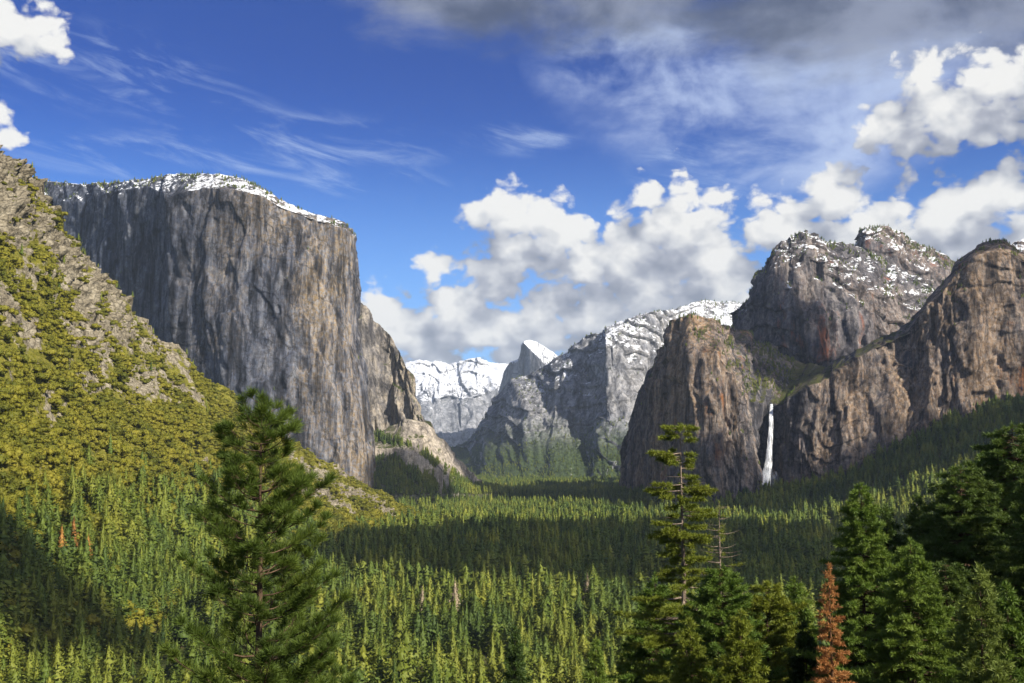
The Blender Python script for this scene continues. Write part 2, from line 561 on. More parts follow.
M_DOME = rock_mat('dome_granite', (0.15, 0.16, 0.19), (0.27, 0.28, 0.31), (0.38, 0.38, 0.40), (0.36, 0.34, 0.32), 0.3, 11.0, streak=0.6,
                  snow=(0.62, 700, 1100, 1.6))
st = []
for (cx, cy, cd), (bx, by, bd), (fx, fy, fd) in [
    ((497, 392, 12300), (498, 396, 12250), (496, 440, 12100)),
    ((503, 371, 12200), (504, 375, 12150), (503, 440, 12000)),
    ((510, 362, 12100), (511, 366, 12050), (510, 440, 11900)),
    ((518, 359, 12080), (518, 362, 12030), (517, 440, 11880)),
    ((521, 345, 12060), (521, 346, 12020), (520, 440, 11860)),
    ((524, 341, 12060), (524, 343, 11960), (523, 440, 11800)),
    ((529, 340, 12160), (530, 349, 11880), (529, 440, 11740)),
    ((537, 342, 12220), (538, 357, 11800), (538, 440, 11660)),
    ((546, 347, 12260), (546, 366, 11740), (546, 440, 11600)),
    ((554, 352, 12280), (553, 371, 11780), (553, 440, 11640)),
    ((562, 359, 12300), (562, 378, 11850), (562, 440, 11700)),
    ((578, 376, 12300), (578, 390, 11900), (578, 440, 11750)),
]:
    st.append([(fx, fy, fd), (bx, by, bd), (cx, cy, cd)])
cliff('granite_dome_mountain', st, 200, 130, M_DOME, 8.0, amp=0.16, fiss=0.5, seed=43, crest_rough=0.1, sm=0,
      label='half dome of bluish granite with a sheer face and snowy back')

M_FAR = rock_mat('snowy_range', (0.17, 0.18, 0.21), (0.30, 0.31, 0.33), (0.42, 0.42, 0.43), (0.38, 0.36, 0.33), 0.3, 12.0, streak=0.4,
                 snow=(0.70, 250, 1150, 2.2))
st = []
for (cx, cy, cd), (bx, by, bd), (mx, my, md), (fx, fy, fd) in [
    ((370, 372, 16000), (370, 385, 15000), (370, 420, 13500), (370, 475, 12500)),
    ((405, 364, 16000), (405, 380, 15000), (405, 420, 13400), (405, 475, 12500)),
    ((425, 359, 16000), (425, 376, 14900), (425, 412, 13400), (425, 475, 12500)),
    ((445, 357, 15900), (445, 374, 14900), (445, 392, 13900), (445, 475, 12500)),
    ((462, 356, 15800), (462, 372, 14900), (460, 395, 13600), (460, 475, 12500)),
    ((478, 354, 15700), (478, 369, 14900), (476, 392, 13700), (474, 475, 12500)),
    ((490, 360, 15600), (490, 372, 14900), (490, 388, 13900), (490, 475, 12500)),
    ((505, 363, 15600), (505, 374, 14900), (505, 390, 14000), (505, 475, 12500)),
    ((525, 372, 15600), (525, 384, 14900), (525, 395, 14000), (525, 475, 12500)),
    ((560, 385, 15600), (560, 392, 14900), (560, 402, 14000), (560, 475, 12500)),
]:
    st.append([(fx, fy, fd), (mx, my, md), (bx, by, bd), (cx, cy, cd)])
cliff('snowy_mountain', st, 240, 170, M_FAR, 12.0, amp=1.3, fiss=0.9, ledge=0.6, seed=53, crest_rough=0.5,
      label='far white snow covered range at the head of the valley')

# ---- right side
M_R1 = rock_mat('waterfall_cliff_granite', (0.042, 0.046, 0.062), (0.122, 0.117, 0.124), (0.32, 0.268, 0.215), (0.45, 0.265, 0.115), 0.9, 2.7,
                stain=(0.34, 0.13, 0.035), stain_amt=0.75, veg=(0.80, (0.075, 0.078, 0.022), 640), streak=0.9)
st = []
for q in [
    ((624, 497, 3560), (628, 455, 3540), (632, 430, 3520), (636, 412, 3520)),
    ((627, 497, 3480), (633, 440, 3440), (641, 395, 3400), (650, 370, 3400)),
    ((640, 499, 3200), (644, 440, 3180), (652, 385, 3160), (661, 346, 3180)),
    ((660, 500, 2980), (662, 440, 2970), (666, 375, 2990), (673, 321, 3040)),
    ((690, 502, 2870), (690, 430, 2880), (690, 355, 2900), (691, 314, 3000)),
    ((720, 502, 2830), (720, 430, 2860), (722, 352, 2890), (722, 321, 3040)),
    ((745, 500, 2860), (744, 450, 2890), (741, 390, 2930), (748, 333, 3330)),
    ((754, 498, 2920), (754, 450, 2960), (756, 402, 3000), (764, 341, 3450)),
    ((755, 497, 3100), (757, 450, 3105), (764, 405, 3060), (778, 348, 3520)),
    ((770, 496, 3090), (772, 450, 3100), (773, 404, 3090), (792, 356, 3560)),
    ((782, 494, 3070), (784, 450, 3090), (783, 403, 3070), (806, 362, 3540)),
    ((791, 492, 2980), (790, 450, 3000), (789, 400, 3020), (818, 366, 3480)),
    ((800, 490, 2940), (798, 445, 2960), (800, 392, 2990), (828, 366, 3400)),
    ((822, 486, 2920), (822, 430, 2950), (826, 380, 2985), (838, 362, 3260)),
    ((850, 476, 2905), (848, 420, 2940), (850, 364, 2990), (852, 355, 3110)),
    ((880, 458, 2895), (880, 400, 2930), (880, 344, 2980), (882, 335, 3060)),
    ((905, 446, 2885), (905, 390, 2915), (905, 330, 2965), (905, 321, 3045)),
    ((924, 434, 2870), (924, 380, 2900), (924, 310, 2950), (925, 303, 3030)),
    ((940, 426, 2850), (940, 370, 2880), (940, 295, 2930), (941, 284, 3020)),
    ((956, 420, 2835), (956, 350, 2865), (956, 272, 2915), (957, 260, 3025)),
    ((976, 412, 2830), (976, 340, 2860), (976, 256, 2900), (977, 246, 3010)),
    ((1000, 405, 2830), (1000, 330, 2860), (1000, 252, 2900), (1000, 241, 3010)),
    ((1030, 398, 2810), (1030, 330, 2840), (1030, 262, 2880), (1030, 252, 2980)),
    ((1080, 388, 2760), (1080, 330, 2790), (1080, 262, 2840), (1080, 252, 2940)),
    ((1180, 370, 2700), (1180, 330, 2730), (1180, 272, 2770), (1180, 262, 2870)),
]:
    st.append(list(q))
R1, R1G = cliff('waterfall_mountain', st, 560, 270, M_R1, 2.7, amp=0.75, fiss=1.0, ledge=0.4, seed=63, crest_rough=0.9, sm=2,
                label='brown and grey granite wall on the right that the waterfall drops from')

M_R3 = rock_mat('cathedral_granite', (0.060, 0.060, 0.078), (0.155, 0.145, 0.150), (0.30, 0.27, 0.24), (0.36, 0.22, 0.12), 0.6, 3.6,
                stain=(0.33, 0.10, 0.035), stain_amt=0.85, snow=(0.76, 420, 780, 3.0), veg=(0.92, (0.03, 0.04, 0.015), 560), streak=0.8)
st = []
for q in [
    ((715, 400, 4200), (718, 370, 4190), (722, 350, 4180), (728, 340, 4180)),
    ((735, 400, 4080), (738, 350, 4070), (743, 318, 4060), (747, 306, 4080)),
    ((752, 400, 3950), (753, 340, 3950), (757, 300, 3950), (762, 275, 3990)),
    ((770, 400, 3850), (770, 330, 3870), (773, 275, 3900), (776, 246, 3960)),
    ((790, 400, 3800), (790, 320, 3830), (792, 258, 3880), (791, 233, 3960)),
    ((808, 400, 3780), (808, 320, 3810), (808, 256, 3880), (806, 230, 3980)),
    ((830, 400, 3760), (830, 320, 3800), (830, 262, 3880), (830, 236, 4010)),
    ((850, 400, 3770), (850, 325, 3820), (850, 274, 3900), (850, 245, 4050)),
    ((866, 400, 3800), (866, 330, 3850), (866, 285, 3930), (868, 252, 4100)),
    ((890, 400, 3830), (890, 340, 3880), (890, 300, 3960), (890, 262, 4140)),
    ((915, 400, 3850), (915, 345, 3900), (915, 310, 3980), (915, 276, 4160)),
    ((945, 400, 3850), (945, 350, 3900), (945, 320, 3980), (945, 290, 4160)),
    ((1000, 400, 3850), (1000, 350, 3900), (1000, 320, 3980), (1000, 300, 4160)),
]:
    st.append(list(q))
_, R3G = cliff('double_topped_mountain', st, 300, 220, M_R3, 3.6, amp=0.95, fiss=0.9, ledge=0.9, seed=73, crest_rough=1.4,
               label='rounded grey and rust rock summit dusted with snow above the waterfall bench')
st = []
for q in [
    ((840, 330, 4560), (846, 280, 4560), (854, 240, 4560), (857, 232, 4560)),
    ((856, 330, 4480), (857, 280, 4480), (859, 235, 4480), (860, 228, 4490)),
    ((868, 330, 4420), (868, 290, 4420), (868, 240, 4440), (868, 225, 4500)),
    ((885, 330, 4400), (885, 290, 4420), (885, 250, 4460), (885, 227, 4580)),
    ((908, 330, 4400), (908, 295, 4420), (908, 262, 4480), (908, 236, 4620)),
    ((930, 330, 4400), (930, 300, 4440), (930, 272, 4500), (930, 246, 4640)),
    ((952, 335, 4400), (952, 310, 4440), (952, 285, 4500), (952, 260, 4640)),
    ((985, 345, 4400), (985, 325, 4440), (985, 300, 4500), (985, 281, 4640)),
]:
    st.append(list(q))
_, R4G = cliff('snowy_tower_mountain', st, 170, 130, M_R3, 4.0, amp=0.8, fiss=0.9, ledge=0.9, seed=83, crest_rough=1.2,
               label='snow patched rock tower with a notch behind the rounded summit')
st = []
for q in [
    ((985, 300, 3700), (990, 270, 3720), (995, 256, 3800)), ((1005, 300, 3650), (1006, 265, 3670), (1008, 246, 3760)), ((1020, 300, 3600), (1020, 262, 3650), (1020, 239, 3760)),
    ((1045, 300, 3600), (1045, 262, 3650), (1045, 236, 3760)), ((1100, 300, 3600), (1100, 270, 3650), (1100, 246, 3760))]:
    st.append(list(q))
cliff('pale_ridge_mountain', st, 100, 60, M_R3, 3.6, amp=0.8, ledge=0.7, seed=93, crest_rough=1.0, label='snowy pale ridge peeping over the far right wall')

# ------------------------------------------------------------------ soil materials
def soil_mat(name, a, b, c):
    m, nt = new_mat(name)
    geo = nt.node('ShaderNodeNewGeometry')
    n1 = nt.noise(geo.outputs['Position'], 1 / 40, 6, 0.65)
    n2 = nt.noise(geo.outputs['Position'], 1 / 5, 5, 0.7)
    col = nt.ramp(nt.math('ADD', nt.math('MULTIPLY', n1, 0.5), nt.math('MULTIPLY', n2, 0.5)), [(0.36, a), (0.5, b), (0.62, c)])
    finish(nt, col, 0.95, n2, 2.0, 0.8, spec=0.05)
    return m


M_SOIL = soil_mat('forest_soil', (0.020, 0.028, 0.008), (0.045, 0.055, 0.014), (0.10, 0.085, 0.045))
M_TALUS = soil_mat('talus', (0.03, 0.035, 0.014), (0.06, 0.062, 0.03), (0.22, 0.20, 0.17))

# ---- valley ground: one sheet out to the horizon
def ground_z(x, y):
    x = np.asarray(x, float)
    y = np.asarray(y, float)
    base = 3.0 * fbm(x / 300, y / 300, None, 3, 5) - 2.0
    near = 158.2 - 0.31 * np.maximum(y - 2, 0) - 0.02 * np.maximum(-y, 0) + 0.02 * np.clip(x, 0, 300) + 2.5 * fbm(x / 45, y / 45, None, 4, 6) * np.clip(np.hypot(x, y) / 40, 0, 1)
    near = np.where(y < 2, 158.2 + 0.02 * x + 0.03 * np.maximum(-y, 0), near)
    h = np.logaddexp(base / 9.0, near / 9.0) * 9.0
    return np.where(near > base + 60, near, h)


ys = np.concatenate([np.linspace(-3000, -150, 14), np.linspace(-120, 120, 61), np.linspace(130, 900, 90), np.geomspace(915, 7000, 110), np.geomspace(7300, 30000, 20)])
xs = np.concatenate([-np.geomspace(22000, 700, 24), np.linspace(-660, -105, 40), np.linspace(-100, 100, 60), np.linspace(105, 660, 40), np.geomspace(700, 22000, 24)])
X, Y = np.meshgrid(xs, ys)
Z = ground_z(X, Y)
gr = add_obj('valley_ground', mesh_from('valley_ground', np.stack([X, Y, Z], 2).reshape(-1, 3), grid_faces(len(xs), len(ys)), True), M_SOIL)
tag(gr, 'flat forested valley floor running back between the cliffs', 'ground', None, 'structure')

# ---- talus slopes (forest covered)
def slope_patch(name, pairs, nu, nv, mat, amp, seed, label, sag=0.0):
    net = np.array([[W(*p) for p in st_] for st_ in pairs])
    G, uu, vv = interp_net(net, nu, nv)
    G = smooth_grid(G, 3)
    s = uu[None, :] + 0 * G[..., 2]
    t = vv[:, None] + 0 * G[..., 2]
    G[..., 2] += amp * fbm(s / 120, t / 160, None, 5, seed)
    ft = G[0].copy(); ft[:, 2] -= 60; ft[:, 1] -= 60
    bk = G[-1].copy(); bk[:, 1] += 150
    G2 = np.concatenate([ft[None], G, bk[None]], 0)
    o = add_obj(name, mesh_from(name, G2.reshape(-1, 3), grid_faces(nu, G2.shape[0]), True), mat)
    tag(o, label, 'hill', None, 'structure')
    return o, G


T2, T2G = slope_patch('talus_hill', [
    ((610, 506, 3090), (612, 496, 3420)), ((690, 510, 2880), (690, 499, 2990)), ((745, 515, 2660), (745, 494, 2950)), ((790, 519, 2500), (790, 490, 3000)), ((830, 522, 2400), (830, 482, 2940)),
    ((860, 526, 2280), (860, 470, 2925)), ((900, 530, 2160), (900, 446, 2910)), ((950, 537, 1990), (950, 422, 2865)), ((1000, 545, 1819), (1000, 404, 2855)), ((1100, 560, 1571), (1100, 380, 2780)), ((1200, 570, 1440), (1200, 365, 2710))],
    240, 90, M_TALUS, 14, 101, 'dark forested slope under the right hand granite wall')
T1, T1G = slope_patch('shaded_talus_hill', [
    ((300, 500, 3100), (320, 452, 3250)), ((350, 498, 3200), (366, 428, 3430)), ((390, 497, 3250), (398, 440, 3330)), ((430, 496, 3300), (436, 459, 3350)), ((470, 495, 3450), (472, 486, 3560)), ((500, 494, 3600), (500, 490, 3800))],
    140, 60, M_TALUS, 10, 111, 'dark shaded talus slope below the pale rock apron')

# ---- left brushy hill
m, nt = new_mat('brushy_hill_rock')
geo = nt.node('ShaderNodeNewGeometry')
P = geo.outputs['Position']
att = nt.node('ShaderNodeAttribute')
att.attribute_name = 'rockiness'
n1 = nt.noise(P, 1 / 30, 7, 0.68, 0.5)
n2 = nt.noise(P, 1 / 5, 6, 0.72)
vor = nt.voronoi(nt.vmath('ADD', P, nt.vmath('SCALE', P, scale=0.0)), 1 / 11, 'DISTANCE_TO_EDGE', 1.0)
rock = nt.ramp(nt.math('ADD', nt.math('MULTIPLY', n1, 0.5), nt.math('MULTIPLY', n2, 0.5)), [(0.34, (0.085, 0.070, 0.050)), (0.48, (0.24, 0.205, 0.145)), (0.64, (0.48, 0.425, 0.32))])
crk = nt.mapr(vor, 0.0, 0.09, 0.45, 1.0)
cmb = nt.node('ShaderNodeCombineColor')
for i in range(3):
    nt.put(cmb.inputs[i], crk)
rock = nt.mix(1.0, rock, cmb.outputs[0], 'MULTIPLY')
grass = nt.ramp(n2, [(0.35, (0.095, 0.102, 0.014)), (0.52, (0.185, 0.172, 0.024)), (0.68, (0.28, 0.240, 0.065))])
rk = nt.mapr(nt.math('ADD', att.outputs['Fac'], nt.math('MULTIPLY', nt.math('SUBTRACT', n1, 0.5), 1.6)), 0.36, 0.50)
finish(nt, nt.mix(rk, grass, rock), 0.92, nt.math('ADD', n2, nt.math('MULTIPLY', n1, 2.0)), 5.0, 1.0, spec=0.08)
M_HILL = m
hp = [
    ((-260, 830, 455), (-220, 480, 700), (-200, -60, 1050)),
    ((-120, 740, 596), (-110, 440, 830), (-100, 62, 1170)),
    ((-40, 705, 678), (-40, 430, 920), (-40, 125, 1260)),
    ((0, 690, 720), (0, 425, 960), (0, 158, 1320)),
    ((34, 672, 778), (32, 432, 1020), (30, 186, 1400)),
    ((66, 655, 843), (64, 445, 1090), (62, 220, 1480)),
    ((96, 645, 886), (94, 458, 1150), (92, 266, 1570)),
    ((130, 632, 949), (128, 470, 1230), (128, 310, 1650)),
    ((165, 616, 1041), (164, 480, 1330), (165, 342, 1730)),
    ((200, 600, 1152), (200, 490, 1440), (202, 374, 1800)),
    ((235, 586, 1270), (235, 498, 1550), (240, 404, 1880)),
    ((270, 570, 1440), (268, 505, 1680), (272, 430, 1980)),
    ((300, 557, 1615), (300, 508, 1820), (304, 449, 2090)),
    ((330, 546, 1800), (330, 511, 1980), (334, 467, 2210)),
    ((360, 536, 2009), (360, 513, 2140), (362, 482, 2330)),
    ((390, 528, 2215), (390, 515, 2310), (390, 497, 2460)),
    ((415, 523, 2367), (415, 518, 2430), (414, 508, 2550)),
    ((440, 520, 2469), (440, 519, 2500), (440, 516, 2620)),
    ((470, 519, 2504), (470, 518.5, 2530), (470, 518, 2640)),
]
net = np.array([[W(*p) for p in q] for q in hp])
NU, NV = 560, 420
HG, uu, vv = interp_net(net, NU, NV)
HG = smooth_grid(HG, 12)
hn = normals(HG)
s = uu[None, :] + 0 * HG[..., 2]
t = vv[:, None] + 0 * s
hfrac = t / vv[-1]
px_, py_, _d = to_px(HG)
# gullies run down the slope, rock bands break out of it
gul = ridged(s / 150 + 0.4 * fbm(s / 200, t / 200, None, 3, 201), t / 700, None, 4, 202)
rk = 0.5 * fbm(s / 60, t / 75, None, 5, 203) + 0.5 * fbm((s + 0.6 * t) / 130, (t - 0.2 * s) / 40, None, 4, 204)
crag = np.clip((hfrac - 0.42) / 0.5, 0, 1) * np.clip((230 - px_) / 170, 0.08, 1)
chute = np.clip(1 - np.abs(fbm(s / 55, t / 420, None, 3, 207)) * 9, 0, 1) * np.clip((px_ - 120) / 90, 0, 1) * np.clip((hfrac - 0.12) / 0.2, 0, 1) * np.clip(0.35 + 1.3 * fbm(s / 160, t / 110, None, 3, 209), 0, 1)
tal = np.clip(1 - np.abs(py_ - (466 + (px_ - 300) * 0.50)) / 9, 0, 1) * np.clip((px_ - 285) / 20, 0, 1) * np.clip((410 - px_) / 25, 0, 1)
tal2 = np.clip(1 - np.abs(py_ - (487 + (px_ - 300) * 0.50)) / 10, 0, 1) * np.clip((px_ - 285) / 20, 0, 1) * np.clip((365 - px_) / 20, 0, 1)
rocky = np.clip(0.02 + 0.92 * crag + 1.8 * crag * rk + 0.75 * rk + 1.2 * chute, 0, 1)
rocky = np.clip(np.maximum(rocky, np.maximum(tal, tal2) * 1.1), 0, 1) * np.clip((hfrac - 0.05) / 0.25, 0, 1)
steps = np.abs(fbm(s / 28, t / 22, None, 5, 205, 0.6))
blk = ridged(s / 24, t / 20, None, 4, 208, 0.6)
HG = HG + hn * (16 * (gul - 0.2) * np.clip(hfrac * 3, 0, 1) * np.clip(1 - hfrac * 0.3, 0, 1) + 9 * fbm(s / 70, t / 70, None, 4, 206) + rocky * (crag * 24 + 3) * (steps * 1.6 + blk * 0.45))[..., None]
bk1 = HG[-1].copy(); bk1[:, 1] += 50; bk1[:, 2] -= 12; bk1[:, 0] -= 20
bk2 = HG[-1].copy(); bk2[:, 1] += 260; bk2[:, 2] -= 150; bk2[:, 0] -= 200
bk3 = HG[-1].copy(); bk3[:, 1] += 500; bk3[:, 2] = -20; bk3[:, 0] -= 300
ft = HG[0].copy(); ft[:, 2] -= 70; ft[:, 1] -= 60; ft[:, 0] += 40
G2 = np.concatenate([ft[None], HG, bk1[None], bk2[None], bk3[None]], 0)
me = mesh_from('brushy_hill', G2.reshape(-1, 3), grid_faces(NU, G2.shape[0]), True)
ra = np.concatenate([rocky[:1], rocky, rocky[-1:], rocky[-1:], rocky[-1:]], 0).ravel().astype(np.float32)
at_ = me.attributes.new('rockiness', 'FLOAT', 'POINT')
at_.data.foreach_set('value', ra)
hill = add_obj('brushy_hill', me, M_HILL)
tag(hill, 'steep sunlit hill of olive brush and pale crags on the left', 'hill', None, 'structure')

# ------------------------------------------------------------------ tree parts
def tube(path, rad, sides=6):
    """tapered tube along a polyline -> (V, quads)"""
    path = np.asarray(path, float)
    n = len(path)
    d = np.gradient(path, axis=0)
    d /= np.maximum(np.linalg.norm(d, axis=1, keepdims=True), 1e-9)
    ref = np.where(np.abs(d[:, 2:3]) > 0.9, np.array([[1.0, 0, 0]]), np.array([[0, 0, 1.0]]))
    a = np.cross(d, ref); a /= np.linalg.norm(a, axis=1, keepdims=True)
    b = np.cross(d, a)
    th = np.arange(sides) / sides * 2 * math.pi
    V = path[:, None] + np.asarray(rad)[:, None, None] * (np.cos(th)[None, :, None] * a[:, None] + np.sin(th)[None, :, None] * b[:, None])
    i = np.arange((n - 1) * sides)
    r, c = i // sides, i % sides
    c2 = (c + 1) % sides
    Fq = np.stack([r * sides + c, r * sides + c2, (r + 1) * sides + c2, (r + 1) * sides + c], 1)
    return V.reshape(-1, 3), Fq


def merge(parts):
    Vs, Fs, o = [], [], 0
    for V, Fq in parts:
        Vs.append(V); Fs.append(Fq + o); o += len(V)
    return np.concatenate(Vs), np.concatenate(Fs)


def blades(C, Dr, L, Wd, g):
    """needle / leaf-spray quads: base point C, direction Dr, length L, width Wd (arrays)"""
    n = len(C)
    r = g.normal(size=(n, 3))
    sd = np.cross(Dr, r)
    sd /= np.maximum(np.linalg.norm(sd, axis=1, keepdims=True), 1e-9)
    L = np.broadcast_to(L, (n,))[:, None]
    Wd = np.broadcast_to(Wd, (n,))[:, None]
    mid = C + Dr * L * 0.45
    V = np.stack([C, mid + sd * Wd * 0.5, C + Dr * L, mid - sd * Wd * 0.5], 1).reshape(-1, 3)
    Fq = np.arange(n * 4).reshape(n, 4)
    return V, Fq


def unit(v):
    return v / np.maximum(np.linalg.norm(v, axis=-1, keepdims=True), 1e-9)


def mid_conifer(seed, R=0.13, base=0.12, whorls=30, nb=8, droop=0.35, irregular=0.25, spray=6, rounded=0.0, bl=(0.27, 0.008, 0.13, 0.006), broken=1.0):
    """unit-height conifer. returns crown (V,F), trunk (V,F)"""
    g = np.random.default_rng(seed)
    C, D, L, Wd = [], [], [], []
    for i in range(whorls):
        t = i / (whorls - 1)
        z = base + (0.985 * broken - base) * t ** 0.92
        r = R * ((1 - t) ** (0.8 - 0.3 * rounded) * (1 - rounded * (1 - t) ** 3 * 0.5) + 0.03)
        n = max(4, int(nb * (0.55 + 0.6 * (1 - t))))
        th0 = g.uniform(0, 6.28)
        for k in range(n):
            if g.uniform() < irregular * 0.35 * (1 - t): continue
            th = th0 + k / n * 6.283 + g.normal() * 0.25
            rr = r * (1 + g.normal() * irregular)
            out = np.array([math.cos(th), math.sin(th), 0])
            for q in range(spray):
                f = (q + 0.35 + g.uniform() * 0.5) / spray
                p = out * rr * f * 0.86 + np.array([0, 0, z - droop * rr * f * f + 0.012 * g.normal()])
                dd = unit(out + g.normal(size=3) * 0.6 + np.array([0, 0, -0.25 - 0.2 * droop]))
                C.append(p); D.append(dd)
                L.append(rr * bl[0] + bl[1]); Wd.append(rr * bl[2] + bl[3])
    # leader
    for k in range(6):
        C.append(np.array([0, 0, 0.95 + 0.008 * k])); D.append(unit(np.array([g.normal() * 0.3, g.normal() * 0.3, 1.0]))); L.append(0.03); Wd.append(0.010 if broken == 1.0 else 0.002)
    cr = blades(np.array(C), np.array(D), np.array(L), np.array(Wd), g)
    tr = tube([(0, 0, -0.03), (0.002, 0, 0.3), (-0.002, 0.001, 0.65), (0, 0, 0.985)], [0.014, 0.011, 0.007, 0.001], 5)
    return cr, tr


def leaf_normals(V, Fq, N):
    """turn each leaf quad so that it faces the way its part of the crown faces; returns the re-wound faces"""
    q = V[Fq]
    gn_ = np.cross(q[:, 1] - q[:, 0], q[:, 2] - q[:, 0])
    m_ = N[Fq].mean(1)
    fl = (gn_ * m_).sum(1) < 0
    F2 = Fq.copy()
    F2[fl] = Fq[fl][:, ::-1]
    return F2


VAR, FAR = [], []
specs = [dict(R=0.19, droop=0.35), dict(R=0.225, droop=0.25, irregular=0.35), dict(R=0.155, droop=0.45, whorls=34), dict(R=0.25, droop=0.1, irregular=0.45, rounded=0.5, base=0.15, whorls=24),
         dict(R=0.205, droop=0.4, irregular=0.3), dict(R=0.18, droop=0.2, irregular=0.45, base=0.16, whorls=24), dict(R=0.27, droop=0.1, irregular=0.5, rounded=0.8, base=0.2, whorls=20), dict(R=0.17, droop=0.3, irregular=0.35, broken=0.93)]


def crown_body(seed, R=0.13, base=0.12, rounded=0.0, broken=1.0, **kw):
    g = np.random.default_rng(seed + 3)
    nr, ns = 16, 9
    V = []
    for i in range(nr):
        t = i / (nr - 1)
        z = base + (0.97 * broken - base) * t ** 0.92
        r = R * ((1 - t) ** (0.8 - 0.3 * rounded) * (1 - rounded * (1 - t) ** 3 * 0.5)) * (0.62 if i % 2 else 0.36)
        if i == 0: r *= 0.3
        for k in range(ns):
            th = (k + 0.5 * (i % 2)) / ns * 6.283
            rr = r * (1 + 0.28 * g.normal()) + 0.002
            V.append((rr * math.cos(th), rr * math.sin(th), z - 0.02 * (i % 2)))
    i = np.arange((nr - 1) * ns)
    a, c = i // ns, i % ns
    return np.array(V), np.stack([a * ns + c, a * ns + (c + 1) % ns, (a + 1) * ns + (c + 1) % ns, (a + 1) * ns + c], 1)


def tree_meshes(seed, sp_):
    cr, tr = mid_conifer(seed, **sp_)
    body = crown_body(seed, **{k: v for k, v in sp_.items() if k in ('R', 'base', 'rounded', 'broken')})
    nb_ = len(cr[0])
    cr = merge([cr, body])
    g = np.random.default_rng(seed + 7)
    jit = np.concatenate([np.repeat(g.normal(size=(nb_ // 4, 3)) * 0.42, 4, 0), g.normal(size=(len(cr[0]) - nb_, 3)) * 0.35])
    ax_ = cr[0] * np.array([1, 1, 0])
    NV_ = unit(unit(ax_) + np.array([0, 0, 0.35]) + jit)
    cr = (cr[0], leaf_normals(cr[0], cr[1], NV_))
    mc = mesh_from('conifer_crown', cr[0], cr[1], True); mc.materials.append(M_FOREST)
    mc.normals_split_custom_set_from_vertices(NV_.tolist())
    mt = mesh_from('conifer_trunk', tr[0], tr[1], True); mt.materials.append(M_BARK)
    V, Fq = merge([cr, tr])
    ms = mesh_from('conifer', V, Fq, True); ms.materials.append(M_FOREST); ms.materials.append(M_BARK)
    ms.normals_split_custom_set_from_vertices(np.concatenate([NV_, unit(tr[0] * np.array([1, 1, 0]))]).tolist())
    mi = np.zeros(len(Fq), np.int32); mi[len(cr[1]):] = 1
    ms.polygons.foreach_set('material_index', mi)
    return mc, mt, ms


for i, sp_ in enumerate(specs):
    VAR.append(tree_meshes(100 + i, sp_))
    q = dict(sp_); q.update(whorls=15, nb=7, spray=2, bl=(0.42, 0.010, 0.24, 0.008))
    FAR.append(tree_meshes(140 + i, q)[2])


def shrub_mesh(seed, n=460):
    g = np.random.default_rng(seed)
    lobes = [(np.array([g.normal() * 0.42, g.normal() * 0.42, 0.30 + g.uniform() * 0.30]), 0.36 + g.uniform() * 0.24) for _ in range(6)]
    C, D, NL = [], [], []
    for k in range(n):
        c, r = lobes[g.integers(len(lobes))]
        d = unit(g.normal(size=3) + np.array([0, 0, 0.5]))
        C.append(c + d * r * (0.62 + 0.35 * g.uniform())); D.append(unit(d + g.normal(size=3) * 0.8)); NL.append(d)
    V, Fq = blades(np.array(C), np.array(D), 0.22, 0.16, g)
    NV0 = unit(unit(V - np.array([0, 0, 0.1])) * 0.6 + np.repeat(unit(np.array(NL)), 4, 0) * 0.7 + np.repeat(g.normal(size=(n, 3)) * 0.45, 4, 0))
    parts_, nn_ = [(V, leaf_normals(V, Fq, NV0))], [NV0]
    for c, r in lobes:
        th, ph = np.meshgrid(np.arange(9) / 9 * 6.283, np.linspace(0.05, 2.6, 7))
        D_ = np.stack([np.sin(ph) * np.cos(th), np.sin(ph) * np.sin(th), np.cos(ph)], -1).reshape(-1, 3)
        SV_ = c + D_ * r * (0.80 + 0.16 * g.normal(size=(len(D_), 1)))
        i = np.arange(6 * 9)
        a, k = i // 9, i % 9
        SF_ = np.stack([a * 9 + k, (a + 1) * 9 + k, (a + 1) * 9 + (k + 1) % 9, a * 9 + (k + 1) % 9], 1)
        parts_.append((SV_, SF_)); nn_.append(unit(D_ + 0.5 * unit(SV_ - np.array([0, 0, 0.1])) + g.normal(size=D_.shape) * 0.35))
    V, Fq = merge(parts_)
    NV_ = np.concatenate(nn_)
    me = mesh_from('shrub', V, Fq, True)
    me.normals_split_custom_set_from_vertices(NV_.tolist())
    me.materials.append(M_SHRUB)
    return me


SHR = [shrub_mesh(300 + i) for i in range(4)]

# ------------------------------------------------------------------ where trees stand
def sample_grid(G, n, g):
    nv, nu = G.shape[:2]
    a = np.linalg.norm(np.cross(G[1:, :-1] - G[:-1, :-1], G[:-1, 1:] - G[:-1, :-1]), axis=2).ravel()
    cell = g.choice(len(a), n, p=a / a.sum())
    r, c = cell // (nu - 1), cell % (nu - 1)
    fu, fv = g.uniform(size=n), g.uniform(size=n)
    P = (G[r, c] * ((1 - fu) * (1 - fv))[:, None] + G[r, c + 1] * (fu * (1 - fv))[:, None] + G[r + 1, c] * ((1 - fu) * fv)[:, None] + G[r + 1, c + 1] * (fu * fv)[:, None])
    return P, r, c


pts = []      # (x,y,z,height)
def in_view(P, mx=40):
    px, py, d = to_px(P)
    return (px > -mx) & (px < 1024 + mx) & (P[:, 1] > 5)


def jgrid(y0, y1, sp, margin=60):
    yy = np.arange(y0, y1, sp)
    out = []
    for y in yy:
        w = 512 / F * y * 1.02 + margin + 0.10 * y
        x = np.arange(-w, w, sp)
        out.append(np.stack([x, np.full_like(x, y)], 1))
    q = np.concatenate(out)
    return q + rng.uniform(-0.48, 0.48, q.shape) * sp


